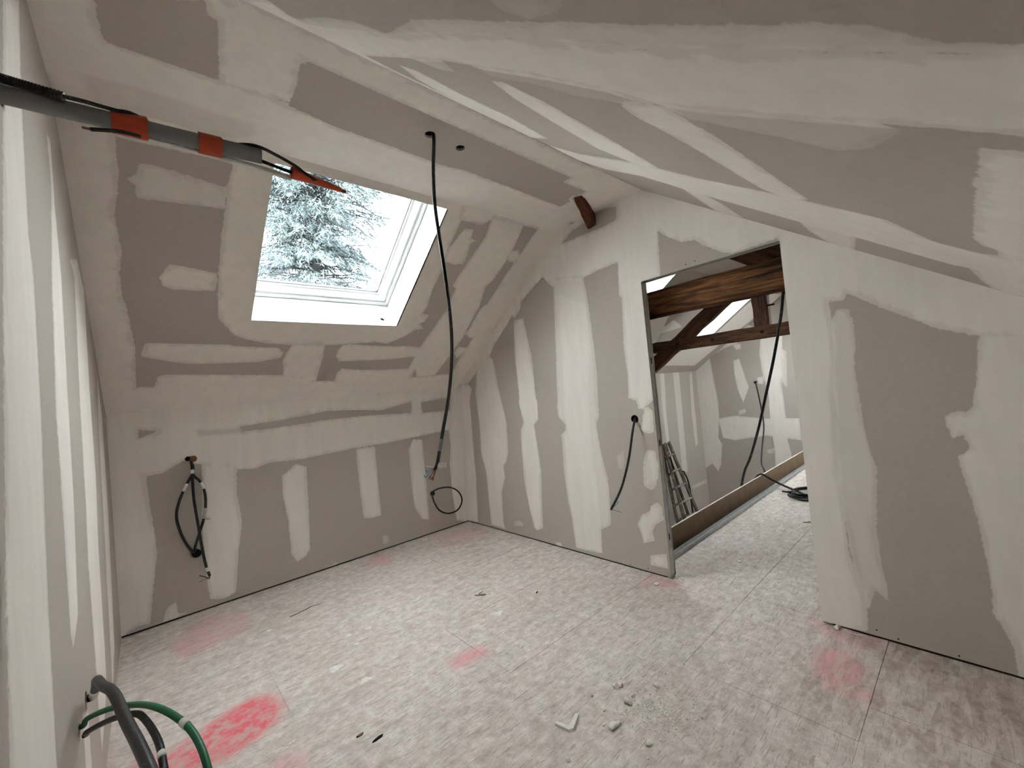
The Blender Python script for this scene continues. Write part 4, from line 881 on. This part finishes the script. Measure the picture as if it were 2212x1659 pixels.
# ================================================================== LITTER ON THE FLOOR
def lump(x, y, r, label, seed, flat=0.75, n=1, group=None, mat=CRUMB, name='plaster_lump', cat='rubble'):
    rnd = random.Random(seed); bm = bmesh.new()
    for k in range(n):
        q = bmesh.ops.create_icosphere(bm, subdivisions=2, radius=r*(1 if k == 0 else 0.75))
        ax, ay = rnd.uniform(0.8, 1.3), rnd.uniform(0.75, 1.1)
        for v in q['verts']:
            f = 1+0.22*math.sin(v.co.x/r*3+seed)+0.16*math.sin(v.co.y/r*4.3+seed*2)+0.1*rnd.uniform(-1, 1)
            v.co = Vector((v.co.x*f*ax, v.co.y*f*ay, max(v.co.z*f, -r*0.45)*flat)) + Vector((k*r*1.35, -k*r*0.45, 0))
    zmin = min(v.co.z for v in bm.verts)
    for v in bm.verts: v.co.z -= zmin
    o = bm_obj(name, bm, mat, None, True); o.location = (x, y, 0.0)
    tag(o, label, cat, group); return o
GRP = 'plaster lumps on the floor'
lump(1.613, 1.275, 0.017, 'double plaster lump behind the spread of crumbs on the floor', 1, 0.8, 2, GRP)
lump(1.746, 1.135, 0.013, 'small pale plaster lump nearest the door side of the crumbs', 2, 0.8, 1, GRP)
lump(1.572, 1.178, 0.019, 'upright plaster lump at the left edge of the crumbs', 3, 1.0, 1, GRP)
lump(1.620, 1.184, 0.010, 'tiny plaster lump just behind the upright one', 4, 0.8, 1, GRP)
lump(1.412, 1.150, 0.019, 'large double plaster lump in front of the crumbs', 5, 0.7, 2, GRP)
lump(1.432, 0.996, 0.013, 'round plaster lump closest to the camera beyond the crumbs', 6, 0.8, 1, GRP)
lump(1.160, 1.184, 0.010, 'white plaster lump at the bottom edge of the picture', 7, 0.8, 1, GRP, SPLAT)
lump(1.395, 1.185, 0.007, 'pea-sized plaster bit beside the large double lump', 17, 0.8, 1, GRP)
bm = bmesh.new(); rnd = random.Random(3)
for k in range(620):
    a = rnd.random()*2*math.pi; d = abs(rnd.gauss(0, 1))
    x, y = 1.63+0.12*d*math.cos(a), 1.055+0.10*d*math.sin(a)
    r = rnd.uniform(0.0011, 0.0042) if rnd.random() < 0.9 else rnd.uniform(0.004, 0.007)
    q = bmesh.ops.create_icosphere(bm, subdivisions=1, radius=r)
    s = (rnd.uniform(0.7, 1.4), rnd.uniform(0.7, 1.3), rnd.uniform(0.5, 0.9))
    for v in q['verts']: v.co = Vector((v.co.x*s[0]+x, v.co.y*s[1]+y, v.co.z*s[2]+r*0.55))
for k in range(520):
    x, y = rnd.uniform(0.1, 2.7), rnd.uniform(0.5, 3.9); r = rnd.uniform(0.001, 0.0032)
    q = bmesh.ops.create_icosphere(bm, subdivisions=1, radius=r)
    for v in q['verts']: v.co = Vector((v.co.x*1.3+x, v.co.y+y, v.co.z*0.6+r*0.5))
tag(bm_obj('plaster_crumbs', bm, CRUMB), 'scatter of fine plaster crumbs spread over the floor', 'crumbs', kind='stuff')
def splat(x, y, r, label, seed):
    rnd = random.Random(seed); n = 22; vs = []
    for lv, (k, z) in enumerate(((1.0, 0.0003), (0.8, 0.0016), (0.35, 0.0022))):
        for i in range(n):
            a = 2*math.pi*i/n; f = 1+0.22*math.sin(3*a+seed)+0.13*math.sin(7*a+2*seed)+0.08*rnd.uniform(-1, 1)
            vs.append((x+r*1.35*k*f*math.cos(a), y+r*k*f*math.sin(a), z))
    vs.append((x, y, 0.0022)); fs = []
    for lv in range(2):
        for i in range(n): fs.append((lv*n+i, lv*n+(i+1) % n, (lv+1)*n+(i+1) % n, (lv+1)*n+i))
    for i in range(n): fs.append((2*n+i, 2*n+(i+1) % n, 3*n))
    tag(pyd('plaster_splat', vs, fs, SPLAT, None, True), label, 'plaster splat', 'dried plaster splats on the floor')
for a in ((1.688,2.256,0.024,'dried plaster splat in the middle of the floor before the partition',1),(0.725,2.54,0.026,'largest dried plaster splat on the left part of the floor',2),(0.804,2.304,0.022,'ragged dried plaster splat nearest the camera on the left',3),(0.899,2.826,0.016,'small dried plaster splat left of two others under the skylight',4),(1.024,2.804,0.014,'small dried plaster splat right of its neighbour under the skylight',5),(0.90,2.686,0.012,'smallest plaster splat in front of the pair under the skylight',6),(0.55,3.35,0.016,'dried plaster splat close to the knee wall on the left',7),(1.30,3.30,0.015,'dried plaster splat close to the middle of the knee wall',8)): splat(*a)
# broken L-shaped board edge
P = [(1.252,1.338),(1.266,1.272),(1.285,1.262),(1.362,1.296),(1.352,1.309),(1.288,1.285),(1.281,1.291),(1.266,1.342)]
o = slab('board_offcut', P, [], (0,0,0.0), (1,0,0), (0,1,0), (0,0,1), 0.013, CORE); tag(o, 'bent L-shaped plasterboard offcut on the floor', 'offcut')
def chip(name, x, y, L, w, h, ang, mat, label, cat):
    o = beam(name, (x-L/2*math.cos(ang), y-L/2*math.sin(ang), h/2), (x+L/2*math.cos(ang), y+L/2*math.sin(ang), h/2+0.002), w, h, mat, None, jit=0.0004, n=4, seed=int(x*1000))
    tag(o, label, cat); return o
def sliver(name, x, y, L, w, h, ang, mat, label, cat):
    c, s = math.cos(ang), math.sin(ang); P = [(-L/2, 0), (-L*0.2, -w/2), (L*0.35, -w/2), (L/2, 0.1*w), (L*0.2, w/2), (-L*0.3, w*0.4)]
    o = slab(name, [(x+a*c-b*s, y+a*s+b*c) for a, b in P], [], (0,0,0.0), (1,0,0), (0,1,0), (0,0,1), h, mat); tag(o, label, cat); return o
sliver('wood_splinter', 1.767, 2.555, 0.085, 0.016, 0.006, -0.75, CHIP, 'brown wood splinter lying below the hanging cable', 'splinter')
sliver('wood_splinter', 1.79, 2.585, 0.05, 0.012, 0.010, 0.3, SPLAT, 'pale splinter crossing the brown one below the hanging cable', 'splinter')
sliver('wood_splinter', 0.684, 1.874, 0.055, 0.013, 0.004, 0.15, SLOT, 'dark splinter at the lower left of the floor', 'splinter')
sliver('wood_splinter', 0.636, 1.953, 0.034, 0.010, 0.007, 0.05, CHIP, 'short rust-brown splinter beside the dark one', 'splinter')
sliver('wood_splinter', 2.05, 2.25, 0.03, 0.008, 0.004, 0.4, SLOT, 'small dark splinter in front of the partition', 'splinter')
sliver('plaster_chip', 2.655, 1.644, 0.045, 0.030, 0.008, 0.4, SPLAT, 'white plaster chip by the left foot of the door opening', 'plaster chip')
sliver('plaster_chip', 2.838, 1.543, 0.035, 0.020, 0.006, 1.0, SPLAT, 'white plaster chip on the threshold of the door opening', 'plaster chip')
sliver('plaster_chip', 3.35, 1.34, 0.04, 0.025, 0.006, 0.7, SPLAT, 'white plaster chip on the floor beyond the door', 'plaster chip')
sliver('wood_splinter', 4.55, 1.17, 0.09, 0.02, 0.006, -0.8, CHIP, 'red-brown splinter on the floor beyond the door', 'splinter')
w_ = tube('wire_offcut', [(0.699,3.43,0.003),(0.735,3.425,0.006),(0.808,3.444,0.005),(0.86,3.462,0.004),(0.909,3.455,0.003)], 0.0024, COPPER, None, 6); tag(w_, 'thin wire offcut lying near the knee wall', 'wire')
tube('bare_end', [(0.86,3.462,0.005),(0.909,3.455,0.004)], 0.0036, WHITE_T, w_, 6)
o = tube('plaster_string', [(2.775,0.60,0.006),(2.76,0.57,0.003),(2.757,0.54,0.004),(2.772,0.515,0.003),(2.755,0.49,0.003)], 0.0022, SPLAT, None, 6); tag(o, 'thin curl of dried plaster below the right side of the door', 'plaster curl')
o = lump(2.775, 0.632, 0.016, 'ragged plaster clump at the right foot of the door opening', 23, 0.7, 2, None, SPLAT, 'plaster_clump')

# ================================================================== OUTSIDE: cedar and hedge behind the skylight
def foliage(name, blades, mat, parent):
    B = np.array(blades, np.float32)      # base, direction, side
    p, d, s = B[:, 0], B[:, 1], B[:, 2]
    v = np.stack([p-s*0.5, p+s*0.5, p+d*0.6+s*0.45, p+d, p+d*0.6-s*0.45], 1).reshape(-1, 3)
    n = len(B); k = np.arange(n)[:, None]*5
    me = bpy.data.meshes.new(name); me.vertices.add(len(v)); me.vertices.foreach_set('co', v.ravel())
    loops = (k+np.array([[0, 1, 2, 3, 4]])).ravel().astype(np.int32)
    me.loops.add(len(loops)); me.loops.foreach_set('vertex_index', loops)
    me.polygons.add(n); me.polygons.foreach_set('loop_start', np.arange(0, n*5, 5, dtype=np.int32))
    me.update(calc_edges=True)
    o = link(name, me, mat, parent); o['kind'] = 'stuff'; return o
def cedar(x, y, label):
    rnd = random.Random(5); t = empty('cedar_tree', (x, y, -5.5)); tag(t, label, 'tree')
    tube('trunk', [(0,0,0.0),(0.05,0,4),(0.0,0.05,8),(0.06,0,12),(0.05,0,16.5)], 0.2, BARK, t, 12, 6, (0.34, 0.05))
    blades = []; bm = bmesh.new()
    Rz = lambda z: np.interp(z, [2.5, 4.2, 5.3, 6.0, 6.8, 7.6, 9.0, 11.0], [2.9, 2.7, 2.0, 1.8, 2.3, 2.8, 2.2, 0.5])
    for k in range(760):
        z = rnd.uniform(2.2, 10.6); az = rnd.uniform(0, 2*math.pi); R = Rz(z)*rnd.uniform(0.65, 1.12)
        dx, dy = math.cos(az), math.sin(az); P = []
        for j in range(6):
            f = j/5
            P.append(Vector((dx*R*f+0.1*rnd.uniform(-1,1)*f, dy*R*f+0.1*rnd.uniform(-1,1)*f, z+5.5+0.25*f-0.75*f*f*rnd.uniform(0.7, 1.3))))
        add_tube(bm, P, 0.02, 5, True, [0.032, 0.026, 0.02, 0.014, 0.01, 0.006])
        for j in range(125):
            f = rnd.uniform(0.22, 1.0)**0.8; i = min(int(f*5), 4); q = P[i].lerp(P[i+1], f*5-i)
            side = rnd.choice((-1, 1)); w = 0.34*(1.1-f)
            tw = Vector((-dy*side*w*rnd.random()+0.05*rnd.uniform(-1,1), dx*side*w*rnd.random()+0.05*rnd.uniform(-1,1), -0.20*rnd.random()))
            b0 = q+tw
            d = Vector((dx*0.6-dy*side*rnd.uniform(0, 1), dy*0.6+dx*side*rnd.uniform(0, 1), rnd.uniform(-1.1, 0.1))).normalized()*rnd.uniform(0.08, 0.2)
            s = d.cross(Vector((rnd.uniform(-1,1), rnd.uniform(-1,1), 1))).normalized()*rnd.uniform(0.010, 0.019)
            blades.append((b0, d, s))
            if rnd.random() < 0.5:
                e = (d+Vector((rnd.uniform(-1,1), rnd.uniform(-1,1), rnd.uniform(-1,0.4)))*0.09)*0.7; blades.append((b0+d*0.5, e, s*0.8))
    bm_obj('branches', bm, BARK, t)
    foliage('foliage', blades, LEAF_B, t)
cedar(3.45, 11.2, 'blue-grey cedar tree filling most of the near skylight')
def hedge_tree(x, y, h, R, label, seed):
    rnd = random.Random(seed); t = empty('garden_tree', (x, y, -5.5)); tag(t, label, 'tree')
    tube('trunk', [(0,0,0),(0.1,0,h*0.5),(0,0.1,h*0.85)], 0.15, BARK, t, 10, 6, (0.22, 0.06))
    blades = []
    for k in range(15000):
        while True:
            v = Vector((rnd.uniform(-1,1), rnd.uniform(-1,1), rnd.uniform(-1,1)))
            if 0.35 < v.length < 1: break
        p = Vector((v.x*R*(1+0.2*math.sin(5*v.z)), v.y*R, h*0.72+v.z*h*0.30+0.25*math.sin(4*v.x)))
        d = Vector((rnd.uniform(-1,1), rnd.uniform(-1,1), rnd.uniform(-1,0.8))).normalized()*rnd.uniform(0.09, 0.2)
        s = d.cross(Vector((rnd.uniform(-1,1), rnd.uniform(-1,1), 1))).normalized()*rnd.uniform(0.03, 0.06)
        blades.append((p, d, s))
    foliage('foliage', blades, LEAF_G, t)
hedge_tree(6.2, 19.0, 12.6, 3.6, 'pale green broadleaf tree low behind the cedar in the skylight', 8)
